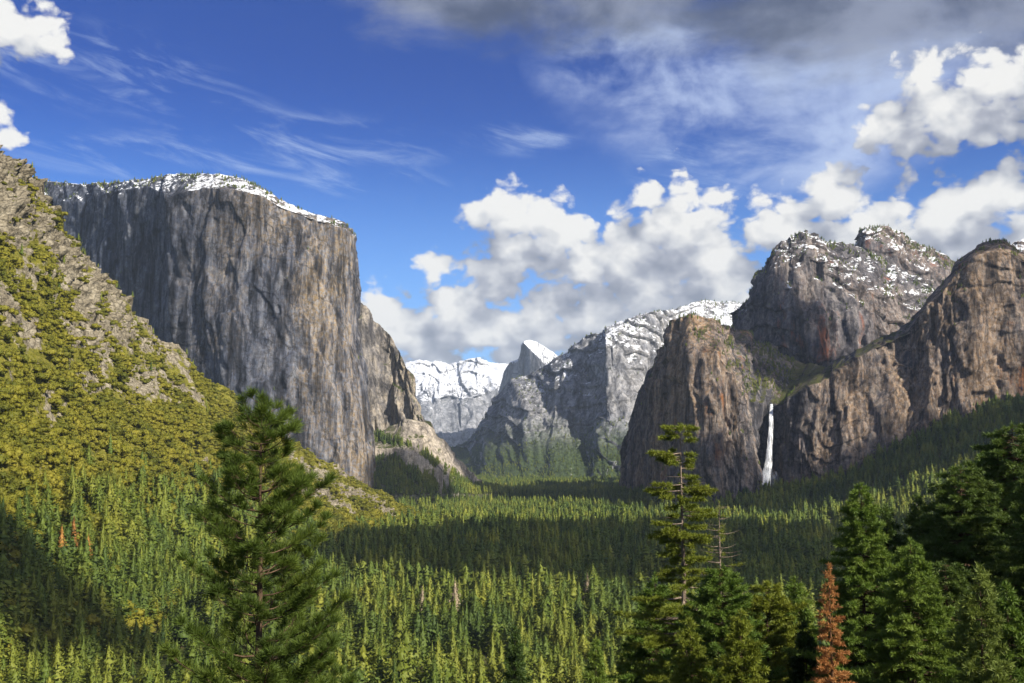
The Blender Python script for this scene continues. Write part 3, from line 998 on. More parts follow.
hill_toe = np.array([[p[0][0], p[0][1]] for p in hp])
for y0, y1, sp_, hm in ((330, 1300, 14.5, 42), (1300, 2500, 15.0, 38), (2500, 3800, 16.5, 34), (3800, 6300, 22, 32)):
    q = jgrid(y0, y1, sp_)
    q = q + rng.normal(size=q.shape) * sp_ * 0.5
    z = ground_z(q[:, 0], q[:, 1])
    cl = fbm(q[:, 0] / 85, q[:, 1] / 85, None, 4, 303)
    h = hm * (0.50 + 0.52 * rng.uniform(size=len(q)) ** 1.6) * (1 + 0.45 * fbm(q[:, 0] / 110, q[:, 1] / 110, None, 3, 301))
    keep = cl > -0.30
    pts.append(np.column_stack([q, z, h])[keep])
    q2 = jgrid(y0, y1, sp_ * 1.2)
    q2 = q2 + rng.normal(size=q2.shape) * sp_ * 0.5
    pts.append(np.column_stack([q2, ground_z(q2[:, 0], q2[:, 1]), hm * (0.22 + 0.25 * rng.uniform(size=len(q2)))]))
# on the slopes
P, r, c = sample_grid(T2G, 5200, rng)
pts.append(np.column_stack([P, 36 * (0.45 + 0.75 * rng.uniform(size=len(P)))]))
P, r, c = sample_grid(T1G, 2600, rng)
pts.append(np.column_stack([P, 27 * (0.5 + 0.6 * rng.uniform(size=len(P)))]))
P, r, c = sample_grid(HG, 12000, rng)
hx, hy, _ = to_px(P)
hf = r / NV
dens = np.clip((hy - (440 + 0.22 * (260 - hx))) / 110, 0.015, 1) * (1 - rocky[r, c] * 0.9)
edge = np.clip((hf - 0.985) / 0.01, 0, 1) * np.clip((330 - hx) / 100, 0, 1) * 0.25
dens = np.where(hx > 225, np.clip((hy - (482 + (hx - 230) * 0.60)) / 14, 0.0, 1), dens)
kp = rng.uniform(size=len(P)) < np.maximum(dens, edge)
P = P[kp]
pts.append(np.column_stack([P, np.where(hy[kp] > 500, 36, np.where(hy[kp] > 450, 24, 14)) * (0.5 + 0.7 * rng.uniform(size=len(P)))]))
# central mountain foot and ledges
P, r, c = sample_grid(MIDG, 16000, rng)
f = r / MIDG.shape[0]
nzm = normals(MIDG)[r, c][:, 2]
kp = (rng.uniform(size=len(P)) < np.clip(1.15 - f * 2.6, 0, 1)) | ((f > 0.985) & (rng.uniform(size=len(P)) < 0.9)) | ((nzm > 0.72) & (rng.uniform(size=len(P)) < 0.25))
P = P[kp]
pts.append(np.column_stack([P, 15 * (0.6 + 0.6 * rng.uniform(size=len(P)))]))
# trees along the crests
for G_, n_, lo, hh in ((CAPG, 26000, 0.968, 12), (R1G, 22000, 0.95, 11), (R3G, 16000, 0.9, 12), (R4G, 7000, 0.85, 12)):
    P, r, c = sample_grid(G_, n_, rng)
    nz_ = normals(G_)[r, c][:, 2]
    f = r / G_.shape[0]
    cl = fbm(P[:, 0] / 50, P[:, 1] / 50, P[:, 2] / 50, 3, 331)
    kp = ((f > lo) & (rng.uniform(size=len(P)) < np.clip(0.55 + 1.8 * cl, 0.05, 0.95))) | ((nz_ > 0.62) & (rng.uniform(size=len(P)) < np.clip((0.30 if G_ is R1G else 0.10) + cl * 1.5, 0, 1)))
    if G_ is R1G:
        kp &= (to_px(P)[0] < 795) | (to_px(P)[0] > 940)
    P = P[kp]
    pts.append(np.column_stack([P, hh * (0.4 + 0.8 * rng.uniform(size=len(P)))]))
T = np.concatenate(pts)
T = T[in_view(T[:, :3], 170)]
px_, py_, dd = to_px(T[:, :3] + np.array([0, 0, 1.0]) * T[:, 3:4])
T = T[py_ < 700]
# crude visibility raster, near to far, to find the 300 that show largest
px0, py0, dd = to_px(T[:, :3])
px1, py1, _ = to_px(T[:, :3] + np.array([0, 0, 1.0]) * T[:, 3:4])
order = np.argsort(T[:, 1])
mask = np.zeros((342, 512), bool)
vis = np.zeros(len(T))
for i in order[:9000]:
    x, top, bot = px1[i] / 2, py1[i] / 2, min(py0[i] / 2, 341)
    w = max(1.0, 0.12 * (py0[i] - py1[i]) / 2)
    x0, x1, y0, y1 = int(max(0, x - w)), int(min(511, x + w)), int(max(0, top)), int(bot)
    if x1 <= x0 or y1 <= y0: continue
    sub = mask[y0:y1 + 1, x0:x1 + 1]
    vis[i] = (~sub).sum()
    ym = y0 + int(0.15 * (y1 - y0))
    mask[ym:y1 + 1, x0:x1 + 1] = True
pick = np.argsort(-vis)[:292]
pick = pick[np.argsort(T[pick, 1])]
is_ind = np.zeros(len(T), bool)
is_ind[pick] = True


def place(o, x, y, z, h, rot, tilt=(0, 0)):
    o.location = (x, y, z)
    o.scale = (h, h, h)
    o.rotation_euler = (tilt[0], tilt[1], rot)


def region_of(px, py):
    if px < 210: return 'conifers of the shaded stand at the lower left', 'green conifer crowded in the dark stand at the lower left'
    if px < 420: return 'conifers at the foot of the brushy hill', 'yellow green conifer in the sunlit stand behind the big pine'
    if px < 640: return 'conifers along the bottom centre', 'sunlit green conifer packed in the forest at the bottom centre'
    return 'conifers in the gap between the foreground trees', 'small green conifer showing between the tall foreground trees on the right'


SRC, FSRC = [], []
for n_, i in enumerate(pick):
    x, y, z, h = T[i]
    v = n_ % len(VAR)
    grp, lab = region_of(px1[i], py1[i])
    rot = random.uniform(0, 6.28)
    if n_ < 110:
        e = bpy.data.objects.new('conifer_tree', None)
        COL.objects.link(e)
        for nm, md in (('crown', VAR[v][0]), ('trunk', VAR[v][1])):
            ch = bpy.data.objects.new(nm, md); COL.objects.link(ch); ch.parent = e
    else:
        far_ = n_ >= len(pick) - len(FAR)
        e = bpy.data.objects.new('conifer_tree', FAR[v] if far_ else VAR[v][2]); COL.objects.link(e)
        if far_: FSRC.append(e)
        elif len(SRC) < len(VAR) and all(s_.data != VAR[v][2] for s_ in SRC): SRC.append(e)
    place(e, x, y, z, h, rot)
    tag(e, lab, 'conifer tree', grp)


def scatter(name, P, scl, rots, idx, sources, label, cat):
    me = bpy.data.meshes.new(name)
    me.vertices.add(len(P))
    me.vertices.foreach_set('co', np.asarray(P, np.float32).ravel())
    for nm, ty, arr in (('scl', 'FLOAT', scl), ('wide', 'FLOAT', rng.uniform(0.9, 1.6, len(P))), ('turn', 'FLOAT', rots), ('pick', 'INT', idx)):
        a = me.attributes.new(nm, ty, 'POINT')
        a.data.foreach_set('value', np.asarray(arr, np.float32 if ty == 'FLOAT' else np.int32))
    o = add_obj(name, me)
    tag(o, label, cat, None, 'stuff')
    ng = bpy.data.node_groups.new(name + '_scatter', 'GeometryNodeTree')
    ng.interface.new_socket('Geometry', in_out='INPUT', socket_type='NodeSocketGeometry')
    ng.interface.new_socket('Geometry', in_out='OUTPUT', socket_type='NodeSocketGeometry')
    N, Lk = ng.nodes, ng.links
    gi, go = N.new('NodeGroupInput'), N.new('NodeGroupOutput')
    jn = N.new('GeometryNodeJoinGeometry')
    for s_ in reversed(sources):
        ob = N.new('GeometryNodeObjectInfo')
        ob.transform_space = 'ORIGINAL'
        ob.inputs['Object'].default_value = s_
        ob.inputs['As Instance'].default_value = True
        Lk.new(ob.outputs['Geometry'], jn.inputs[0])
    ip = N.new('GeometryNodeInstanceOnPoints')
    ip.inputs['Pick Instance'].default_value = True
    def attr(nm, ty):
        a = N.new('GeometryNodeInputNamedAttribute'); a.data_type = ty; a.inputs['Name'].default_value = nm
        return a.outputs['Attribute']
    Lk.new(gi.outputs[0], ip.inputs['Points'])
    Lk.new(jn.outputs[0], ip.inputs['Instance'])
    Lk.new(attr('pick', 'INT'), ip.inputs['Instance Index'])
    cx = N.new('ShaderNodeCombineXYZ')
    Lk.new(attr('turn', 'FLOAT'), cx.inputs['Z'])
    Lk.new(cx.outputs[0], ip.inputs['Rotation'])
    sx = N.new('ShaderNodeCombineXYZ')
    ww = N.new('ShaderNodeMath'); ww.operation = 'MULTIPLY'
    Lk.new(attr('scl', 'FLOAT'), ww.inputs[0]); Lk.new(attr('wide', 'FLOAT'), ww.inputs[1])
    Lk.new(ww.outputs[0], sx.inputs[0]); Lk.new(ww.outputs[0], sx.inputs[1]); Lk.new(attr('scl', 'FLOAT'), sx.inputs[2])
    Lk.new(sx.outputs[0], ip.inputs['Scale'])
    Lk.new(ip.outputs[0], go.inputs[0])
    md = o.modifiers.new('scatter', 'NODES')
    md.node_group = ng
    return o


ti = np.where(~is_ind)[0]
scatter('conifer_forest', T[ti, :3], T[ti, 3], rng.uniform(0, 6.28, len(ti)), np.where(T[ti, 1] < 1150, rng.integers(0, len(SRC), len(ti)), len(SRC) + rng.integers(0, len(FSRC), len(ti))), SRC + FSRC,
        'dense conifer forest covering the valley floor and lower slopes', 'forest')

# shrubs on the left hill
P, r, c = sample_grid(HG, 50000, rng)
hx, hy, _ = to_px(P)
pr = np.clip(0.85 - 1.6 * rocky[r, c] + 1.1 * fbm(P[:, 0] / 38, P[:, 2] / 38, P[:, 1] / 38, 4, 401), 0.04, 1)
kp = (rng.uniform(size=len(P)) < pr) & in_view(P, 160) & (P[:, 2] > 3)
P = P[kp]
sz = (1.7 + 4.4 * rng.uniform(size=len(P)) ** 2.6) * (0.75 + 0.85 * (1 - r[kp] / NV))
sx, sy, sd_ = to_px(P)
big = np.argsort(-(sz / sd_) * ((sy < 560) & (sx > 0) & (sx < 420) & (sx < 190 + 1000 * (sy < 400))))[:290]
ssel = np.zeros(len(P), bool); ssel[big] = True
SSRC = []
for n_, i in enumerate(big):
    e = bpy.data.objects.new('shrub', SHR[n_ % 4]); COL.objects.link(e)
    if n_ < 4: SSRC.append(e)
    place(e, *P[i], sz[i], random.uniform(0, 6.28))
    up = sy[i] < 330
    tag(e, 'large olive shrub among the pale crags high on the brushy hill' if up else 'large rounded olive shrub in the thick brush halfway up the hill', 'shrub',
        'shrubs among the crags of the hill' if up else 'shrubs in the brush halfway up the hill')
si = np.where(~ssel)[0]
scatter('brush_shrubbery', P[si], sz[si], rng.uniform(0, 6.28, len(si)), rng.integers(0, 4, len(si)), SSRC, 'olive brush covering the steep left hill', 'brush')

# a few dead and dying conifers stand out in the forest
M_RUST = foliage_mat('rust_foliage', ((0.16, 0.070, 0.020), (0.34, 0.150, 0.035), (0.46, 0.24, 0.06)), 0.2)
M_TAN = foliage_mat('tan_foliage', ((0.16, 0.120, 0.075), (0.30, 0.235, 0.150), (0.42, 0.34, 0.23)), 0.2)
HPX, HPY, _ = to_px(HG)
for n_, (px, py, D, h, mat_, lab) in enumerate([
        (61, 572, 0, 40, M_RUST, 'first of the rust orange dead conifers above the dark stand, the leftmost'), (72, 570, 0, 46, M_RUST, 'second of the rust orange dead conifers above the dark stand, the tallest'),
        (87, 574, 0, 38, M_RUST, 'third of the rust orange dead conifers above the dark stand, the rightmost'),
        (424, 0, 950, 44, M_TAN, 'tan dying conifer in the sunlit forest right of the big pine'), (456, 0, 1010, 44, M_TAN, 'second tan dying conifer in the sunlit forest, a little farther right of the big pine'),
        (586, 0, 1080, 46, M_TAN, 'pale thin conifer rising at the near edge of the shaded valley band')]):
    if D:
        p = np.array([(px - 512) / F * D, D, 0.0]); p[2] = float(ground_z(p[0], p[1]))
    else:
        k_ = np.argmin((HPX - px) ** 2 + (HPY - py) ** 2); p = HG.reshape(-1, 3)[k_]
    me = VAR[(2, 5, 7)[n_ % 3]][2].copy()
    me.materials[0] = mat_
    e = bpy.data.objects.new('dead_tree', me); COL.objects.link(e)
    place(e, p[0], p[1], p[2], h, 1.3 * n_)
    tag(e, lab, 'dead tree')

# ------------------------------------------------------------------ foreground trees
def hero(name, px, py, D, H, R, needle, bark, label, cat, seed, style='fir', base=0.05, spacing=0.55, nb=6, tuft=0.42, nblade=12, blade=(0.34, 0.05),
         trunk_r=None, lean=(0, 0), density=1.0, shape=0.75, droop=0.15, rise=0.0, up=0.25, gaps=None, bare=0.0, vary=0.22, extra=(), puff=False):
    """a conifer whose tip is seen at (px, py); needle tufts set along real branches"""
    g = np.random.default_rng(seed)
    tip = W(px, py, D)
    H = float(tip[2] - ground_z(tip[0], tip[1])) + 0.15      # it stands on the slope below the viewpoint
    e = bpy.data.objects.new(name, None)
    COL.objects.link(e)
    e.location = (tip[0], tip[1], tip[2] - H)
    tag(e, label, cat)
    trunk_r = trunk_r or H * 0.012
    lx, ly = lean
    def axis(t):
        return np.array([lx * (t - 1) * H + 0.010 * H * math.sin(5 * t + seed) * (1 - t), ly * (t - 1) * H + 0.010 * H * math.cos(4 * t + seed) * (1 - t), t * H])
    tt = np.linspace(-0.03, 1, 22)
    tv = tube([axis(t) for t in tt], [trunk_r * max(1 - t, 0.03) ** 0.8 for t in np.clip(tt, 0, 1)], 8)
    wood = []
    C, Dd, L, Wb = [], [], [], []
    jobs = [(1 - dz / H, math.radians(th), Lr, bool(b)) for dz, th, Lr, b in extra]
    z = base * H
    while z < H * 0.985:
        t = z / H
        rprof = R * ((1 - t) ** shape)
        n = nb if t < 0.93 else 4
        th0 = g.uniform(0, 6.28)
        for k in range(n):
            th = th0 + k / n * 6.283 + g.normal() * 0.22
            Lr = rprof * (1 + vary * g.normal()) + 0.05 * R
            if gaps:
                Lr *= gaps(t, th)
            if Lr < 0.04 * R or g.uniform() > density: continue
            jobs.append((t + g.normal() * spacing * 0.3 / H, th, Lr, g.uniform() < bare))
        z += spacing * (0.75 + 0.5 * g.uniform()) * (1.0 - 0.45 * t)
    for k, (t, th, Lr, is_bare) in enumerate(jobs):
        if True:
            out = np.array([math.cos(th), math.sin(th), 0.0])
            side = np.array([-out[1], out[0], 0])
            z0 = axis(min(t, 0.995))
            m_ = 6
            pth = []
            for q in range(m_):
                f = q / (m_ - 1)
                pth.append(z0 + out * Lr * f + side * 0.08 * Lr * math.sin(3 * f + k) + np.array([0, 0, Lr * (rise * f - droop * f + up * f * f)]))
            pth = np.array(pth)
            wood.append(tube(pth, np.linspace(max(0.016 * Lr, 0.012), 0.004, m_) * (H / 14) ** 0.3, 4))
            if is_bare: continue
            nt_ = max(2, int(Lr / tuft * (1.5 if puff else 2.6)))
            for q in range(nt_):
                f = 1 - (q / nt_) * (0.78 if Lr > 3 * tuft else 0.6)
                fi = f * (m_ - 1)
                j = min(int(fi), m_ - 2)
                p = pth[j] + (pth[j + 1] - pth[j]) * (fi - j)
                bd = unit(pth[j + 1] - pth[j])
                reps = 1 if q == 0 else 2
                for w_ in range(reps):
                    sgn = g.choice((-1, 1))
                    off = (tuft * g.uniform(0.7, 1.7) * (1.25 - 0.6 * f) if puff else Lr * 0.30 * (1.05 - f) * g.uniform(0.35, 1.2)) if q else 0
                    bd2 = unit(bd + side * sgn * 0.8 + np.array([0, 0, 0.15])) if q else bd
                    cpt = p + bd2 * off + g.normal(size=3) * 0.06 * tuft
                    if off > 0.5 * tuft:
                        wood.append(tube(np.array([p, p + bd2 * off * 0.5 + np.array([0, 0, -0.02 * off]), cpt]), [0.008 * (H / 14) ** 0.3, 0.006, 0.003], 3))
                    kbl = nblade
                    d3 = g.normal(size=(kbl, 3))
                    d3 = unit(unit(d3) * 0.95 + bd2[None] * 0.75 + np.array([[0, 0, up * 0.9]]))
                    st_ = cpt - bd2 * tuft * g.uniform(0, 0.45 if puff else 0.75, size=(kbl, 1))
                    C.append(st_); Dd.append(d3)
                    L.append(blade[0] * g.uniform(0.7, 1.2, kbl)); Wb.append(np.full(kbl, blade[1]))
    kbl = nblade * 3
    d3 = unit(unit(g.normal(size=(kbl, 3))) * 0.8 + np.array([[0, 0, 0.8]]))
    C.append(axis(1.0)[None] - np.array([[0, 0, 1]]) * g.uniform(0, tuft, (kbl, 1))); Dd.append(d3); L.append(np.full(kbl, blade[0])); Wb.append(np.full(kbl, blade[1]))
    tr = add_obj('trunk', mesh_from('trunk', tv[0], tv[1], True), bark, e)
    if wood:
        wv = merge(wood)
        br = add_obj('branches', mesh_from('branches', wv[0], wv[1], True), bark, e)
    cv = blades(np.concatenate(C), np.concatenate(Dd), np.concatenate(L), np.concatenate(Wb), g)
    add_obj('crown', mesh_from('crown', cv[0], cv[1]), needle, e)
    return e


# the big pine on the left
hero('pine_tree', 262, 401, 30, 14.5, 2.45, M_HERO['pine'], M_BARK, 'big dark pine with tufted needles standing alone in front of the brushy hill', 'pine tree', 5,
     base=0.15, spacing=0.46, nb=5, tuft=0.36, nblade=72, blade=(0.29, 0.013), trunk_r=0.15, shape=0.52, droop=0.02, up=0.52, density=0.74, vary=0.28, puff=True)


def sparse(t, th):
    return 0.0 if t > 0.72 else (0.62 if t > 0.55 else 0.95)


PX = 105 / F
CL = [(dy * PX, th, px * PX, b) for dy, th, px, b in [
    (3, 10, 16, 0), (3, 75, 15, 0), (4, 140, 18, 0), (4, 200, 20, 0), (5, 260, 16, 0), (5, 320, 20, 0), (9, 170, 14, 0), (10, 20, 12, 0), (12, 240, 15, 0),
    (14, 190, 22, 0), (16, 320, 18, 0), (40, 30, 16, 0), (30, 180, 30, 0), (29, 195, 34, 0), (36, 170, 24, 0), (60, 195, 30, 0), (63, 350, 26, 0), (32, 205, 22, 0), (33, 160, 20, 0), (44, 10, 18, 1), (52, 190, 14, 1), (58, 0, 24, 1),
    (66, 185, 36, 0), (69, 165, 30, 0), (72, 205, 26, 0), (66, -8, 34, 0), (70, 14, 30, 0), (74, -25, 24, 0), (80, 100, 22, 1), (86, 5, 30, 0), (90, -20, 34, 0), (92, 175, 24, 1),
    (98, 182, 30, 0), (102, 20, 26, 0), (104, 220, 26, 0), (108, 160, 28, 0), (110, 300, 28, 0)]]
g_ = np.random.default_rng(4)
CL += [(dz * PX, th, ln * PX, 0) for dz, th, ln in zip(g_.uniform(18, 112, 46), g_.uniform(0, 360, 46), g_.uniform(7, 21, 46))]
hero('pine_tree', 680, 424, 105, 33, 5.6, M_HERO['yellow'], M_PALEBARK, 'tall thin pine with a bare upper trunk and sparse flat branch clumps', 'pine tree', 11,
     base=0.12, spacing=0.62, nb=6, tuft=0.5, nblade=16, blade=(0.42, 0.06), trunk_r=0.40, shape=0.5, droop=0.1, up=0.12, gaps=sparse, extra=CL, density=0.66, vary=0.4)
hero('dead_tree', 719, 502, 128, 27, 3.6, M_HERO['yellow'], M_PALEBARK, 'bare pale snag with crooked dead branches beside the tall thin pine', 'dead tree', 12,
     base=0.30, spacing=0.9, nb=4, tuft=0.7, nblade=6, blade=(0.35, 0.05), trunk_r=0.36, shape=0.3, droop=0.1, up=0.25, density=0.75, bare=0.8)
hero('dead_tree', 829, 564, 78, 18, 1.85, M_HERO['dead'], M_REDBARK, 'dead conifer with bright rust orange needles', 'dead tree', 13,
     base=0.05, spacing=0.55, nb=7, tuft=0.36, nblade=10, blade=(0.28, 0.045), trunk_r=0.18, shape=0.7, droop=0.15, up=0.12, density=0.68, vary=0.35)
HL = [
    ('fir_tree', 861, 484, 92, 28, 6.0, 'fir', 'tall broad green fir just right of the rust orange tree', 21, {}),
    ('fir_tree', 910, 540, 82, 22, 5.8, 'fir', 'green fir with upswept limbs in front of the dark cedar stand', 22, {}),
    ('fir_tree', 918, 496, 125, 30, 6.0, 'darkfir', 'dark narrow fir rising behind the broad green fir', 23, {}),
    ('cedar_tree', 960, 466, 105, 32, 9.5, 'darkfir', 'dark bushy cedar left of the tallest tree at the right edge', 24, dict(shape=0.6)),
    ('cedar_tree', 1012, 424, 112, 38, 10.0, 'darkfir', 'tallest dark cedar filling the right edge of the view', 25, dict(shape=0.55)),
    ('cedar_tree', 1046, 452, 96, 32, 7.5, 'darkfir', 'dark cedar cut off by the right edge of the view', 26, dict(shape=0.55)),
    ('cedar_tree', 990, 448, 120, 36, 9.0, 'fir', 'dark green cedar wedged behind the tallest tree and the bushy cedar', 41, dict(shape=0.55)),
    ('fir_tree', 886, 506, 118, 27, 5.5, 'darkfir', 'dark fir squeezed between the broad green fir and the narrow dark fir', 42, {}),
    ('pine_tree', 748, 596, 112, 22, 4.6, 'fir', 'green pine behind the young fir and the rounded yellow green pine', 43, dict(shape=0.55)),
    ('cedar_tree', 945, 560, 88, 24, 6.0, 'darkfir', 'low dark cedar between the two green firs', 27, dict(shape=0.6)),
    ('fir_tree', 979, 566, 62, 16, 3.0, 'palefir', 'slim pale green fir with visible twigs near the right corner', 28, dict(density=0.8)),
    ('fir_tree', 1006, 584, 66, 16, 3.2, 'fir', 'small fir behind the slim pale fir in the right corner', 29, dict(density=0.85)),
    ('pine_tree', 766, 584, 102, 22, 5.2, 'yellow', 'rounded yellow green pine between the snag and the orange tree', 30, dict(shape=0.5, droop=-0.1)),
    ('pine_tree', 722, 566, 92, 22, 5.4, 'fir', 'full green pine standing in front of the pale snag', 31, dict(shape=0.6, droop=-0.15)),
    ('pine_tree', 655, 575, 118, 25, 5.6, 'fir', 'dense green pine leaning on the left side of the tall thin pine', 32, dict(shape=0.6)),
    ('pine_tree', 795, 578, 150, 28, 5.2, 'fir', 'dark green pine behind the rounded yellow green pine', 33, dict(shape=0.55)),
    ('fir_tree', 740, 612, 80, 16, 3.6, 'yellow', 'young yellow green fir low between the pines', 34, {}),
    ('fir_tree', 805, 622, 96, 16, 3.4, 'darkfir', 'small dark fir left of the orange tree', 35, {}),
    ('fir_tree', 690, 620, 84, 16, 3.6, 'yellow', 'bushy sunlit young fir at the foot of the tall thin pine', 36, {}),
    ('fir_tree', 515, 628, 230, 30, 5.5, 'darkfir', 'dark pointed fir at the bottom centre edge', 37, {}),
    ('fir_tree', 596, 640, 200, 26, 5.0, 'fir', 'green fir at the bottom edge left of the pine group', 38, {}),
    ('fir_tree', 632, 632, 150, 22, 4.4, 'yellow', 'bright yellow green fir at the bottom edge beside the pine group', 39, {}),
]
for nm, px, py, D, H, Rr, kind, lab, sd, kw in HL:
    k = max(1.0, D / 90.0)
    a = dict(base=0.05, spacing=0.58 * k, nb=7, tuft=0.46 * k, nblade=13, blade=(0.40 * k, 0.065 * k), shape=0.72, droop=0.2, up=0.18, density=0.93)
    a.update(kw)
    hero(nm, px, py, D, H, Rr, M_HERO[kind], M_BARK, lab, nm.replace('_', ' '), sd, **a)

# ------------------------------------------------------------------ waterfall
m, nt = new_mat('falling_water')
tc = nt.node('ShaderNodeNewGeometry')
w1 = nt.noise(nt.scale(tc.outputs['Position'], (1, 1, 0.06)), 0.35, 6, 0.7)
lw = nt.node('ShaderNodeLayerWeight')
lw.inputs['Blend'].default_value = 0.35
alpha = nt.math('MULTIPLY', nt.mapr(w1, 0.40, 0.62, 0.12, 0.92), nt.mapr(lw.outputs['Facing'], 0.35, 0.98, 1.0, 0.1))
bs = nt.node('ShaderNodeBsdfPrincipled')
nt.put(bs.inputs['Base Color'], (0.86, 0.89, 0.93))
bs.inputs['Roughness'].default_value = 0.7
nt.put(bs.inputs['Alpha'], alpha)
out = nt.node('ShaderNodeOutputMaterial')
nt.put(out.inputs['Surface'], bs.outputs[0])
M_WATER = m
wf = bpy.data.objects.new('waterfall', None)
COL.objects.link(wf)
b0 = W(766, 490, 2990)
wf.location = b0
tag(wf, 'tall white waterfall plunging down the dark alcove of the right hand wall', 'waterfall')
rows = []
nr, ns = 60, 14
for i in range(nr):
    f = i / (nr - 1)
    py = 404 + (488 - 404) * f
    cx = 771.5 - 1.0 * f - 5.5 * f ** 2.2
    hw = 1.3 + 3.3 * f ** 1.1 + 0.4 * math.sin(9 * f)
    D = 3075 - 55 * min(f * 5, 1) - 25 * f
    c0 = W(cx, py, D) - b0
    ww = hw * D / F
    for k in range(ns):
        th = k / ns * 6.283
        rr = 1 + 0.25 * float(vn(k * 0.9, i * 0.12, None, 77))
        rows.append(c0 + np.array([ww * math.cos(th) * rr, ww * 0.7 * math.sin(th) * rr, 0]))
V = np.array(rows)
i = np.arange((nr - 1) * ns)
rr_, cc_ = i // ns, i % ns
Fq = np.stack([rr_ * ns + cc_, rr_ * ns + (cc_ + 1) % ns, (rr_ + 1) * ns + (cc_ + 1) % ns, (rr_ + 1) * ns + cc_], 1)
add_obj('water_column', mesh_from('water_column', V, Fq, True), M_WATER, wf)
# cascade running left over the boulders at the foot
path = [W(*p) - b0 for p in ((766, 487, 2995), (762, 490, 2980), (756, 493, 2960), (750, 496, 2925), (744, 499, 2905))]
cv = tube(path, [9, 7, 5, 4, 2], 8)
# spray drifting at the foot of the fall
m, nt = new_mat('spray')
lw = nt.node('ShaderNodeLayerWeight')
lw.inputs['Blend'].default_value = 0.5
bs = nt.node('ShaderNodeBsdfPrincipled')
nt.put(bs.inputs['Base Color'], (0.85, 0.88, 0.92))
bs.inputs['Roughness'].default_value = 1.0
ge = nt.node('ShaderNodeNewGeometry')
nt.put(bs.inputs['Alpha'], nt.math('MULTIPLY', nt.mapr(lw.outputs['Facing'], 0.1, 0.85, 0.26, 0.0), nt.mapr(nt.noise(ge.outputs['Position'], 0.05, 5, 0.6), 0.38, 0.68)))
out = nt.node('ShaderNodeOutputMaterial')
nt.put(out.inputs['Surface'], bs.outputs[0])
th = np.linspace(0, 2 * math.pi, 25)[:-1]
ph = np.linspace(0, math.pi, 15)
SV = np.array([[36 * math.sin(p) * math.cos(t), 18 * math.sin(p) * math.sin(t), 32 * math.cos(p)] for p in ph for t in th]) * (1 + 0.25 * fbm(np.repeat(ph, 24) * 2, np.tile(np.cos(th), 15) * 2, np.tile(np.sin(th), 15) * 2, 4, 91))[:, None]
i = np.arange(14 * 24)
rr_, cc_ = i // 24, i % 24
SF = np.stack([rr_ * 24 + cc_, rr_ * 24 + (cc_ + 1) % 24, (rr_ + 1) * 24 + (cc_ + 1) % 24, (rr_ + 1) * 24 + cc_], 1)
add_obj('spray', mesh_from('spray', SV + np.array([-4, -22, 30]), SF, True), m, wf)
add_obj('cascade', mesh_from('cascade', cv[0], cv[1], True), M_WATER, wf)

# ------------------------------------------------------------------ sky and sun
SUN_AZ = 130.0      # clockwise from the view direction (behind and to the right)
SUN_EL = 36.0
sd = Vector((math.sin(R(SUN_AZ)) * math.cos(R(SUN_EL)), math.cos(R(SUN_AZ)) * math.cos(R(SUN_EL)), math.sin(R(SUN_EL))))
ld = bpy.data.lights.new('sun', 'SUN')
ld.energy = 5.0
ld.angle = R(0.53)
ld.color = (1.0, 0.93, 0.80)
lo = bpy.data.objects.new('sun', ld)
COL.objects.link(lo)
lo.rotation_euler = sd.to_track_quat('Z', 'Y').to_euler()
lo.location = (0, 0, 5000)

world = bpy.data.worlds.new('World')
SC.world = world
world.use_nodes = True
nt = NT(world.node_tree)
tc = nt.node('ShaderNodeTexCoord')
dirv = tc.outputs['Generated']
sky = nt.node('ShaderNodeTexSky', sky_type='NISHITA')
sky.sun_disc = False
sky.sun_elevation = R(SUN_EL)
sky.sun_rotation = R(SUN_AZ)
sky.altitude = 1800
sky.air_density = 1.0
sky.dust_density = 0.3
sky.ozone_density = 3.0
sep = nt.node('ShaderNodeSeparateXYZ')
nt.put(sep.inputs[0], dirv)
az = nt.math('ARCTAN2', sep.outputs['X'], sep.outputs['Y'])
el = nt.math('ARCSINE', sep.outputs['Z'])
cmb = nt.node('ShaderNodeCombineXYZ')
nt.put(cmb.inputs[0], az)
nt.put(cmb.inputs[1], el)
AE = cmb.outputs[0]


def ae(px, py):
    p = W(px, py, 1000.0) - np.array([0, 0, CAMZ])
    return math.atan2(p[0], p[1]), math.asin(p[2] / np.linalg.norm(p))


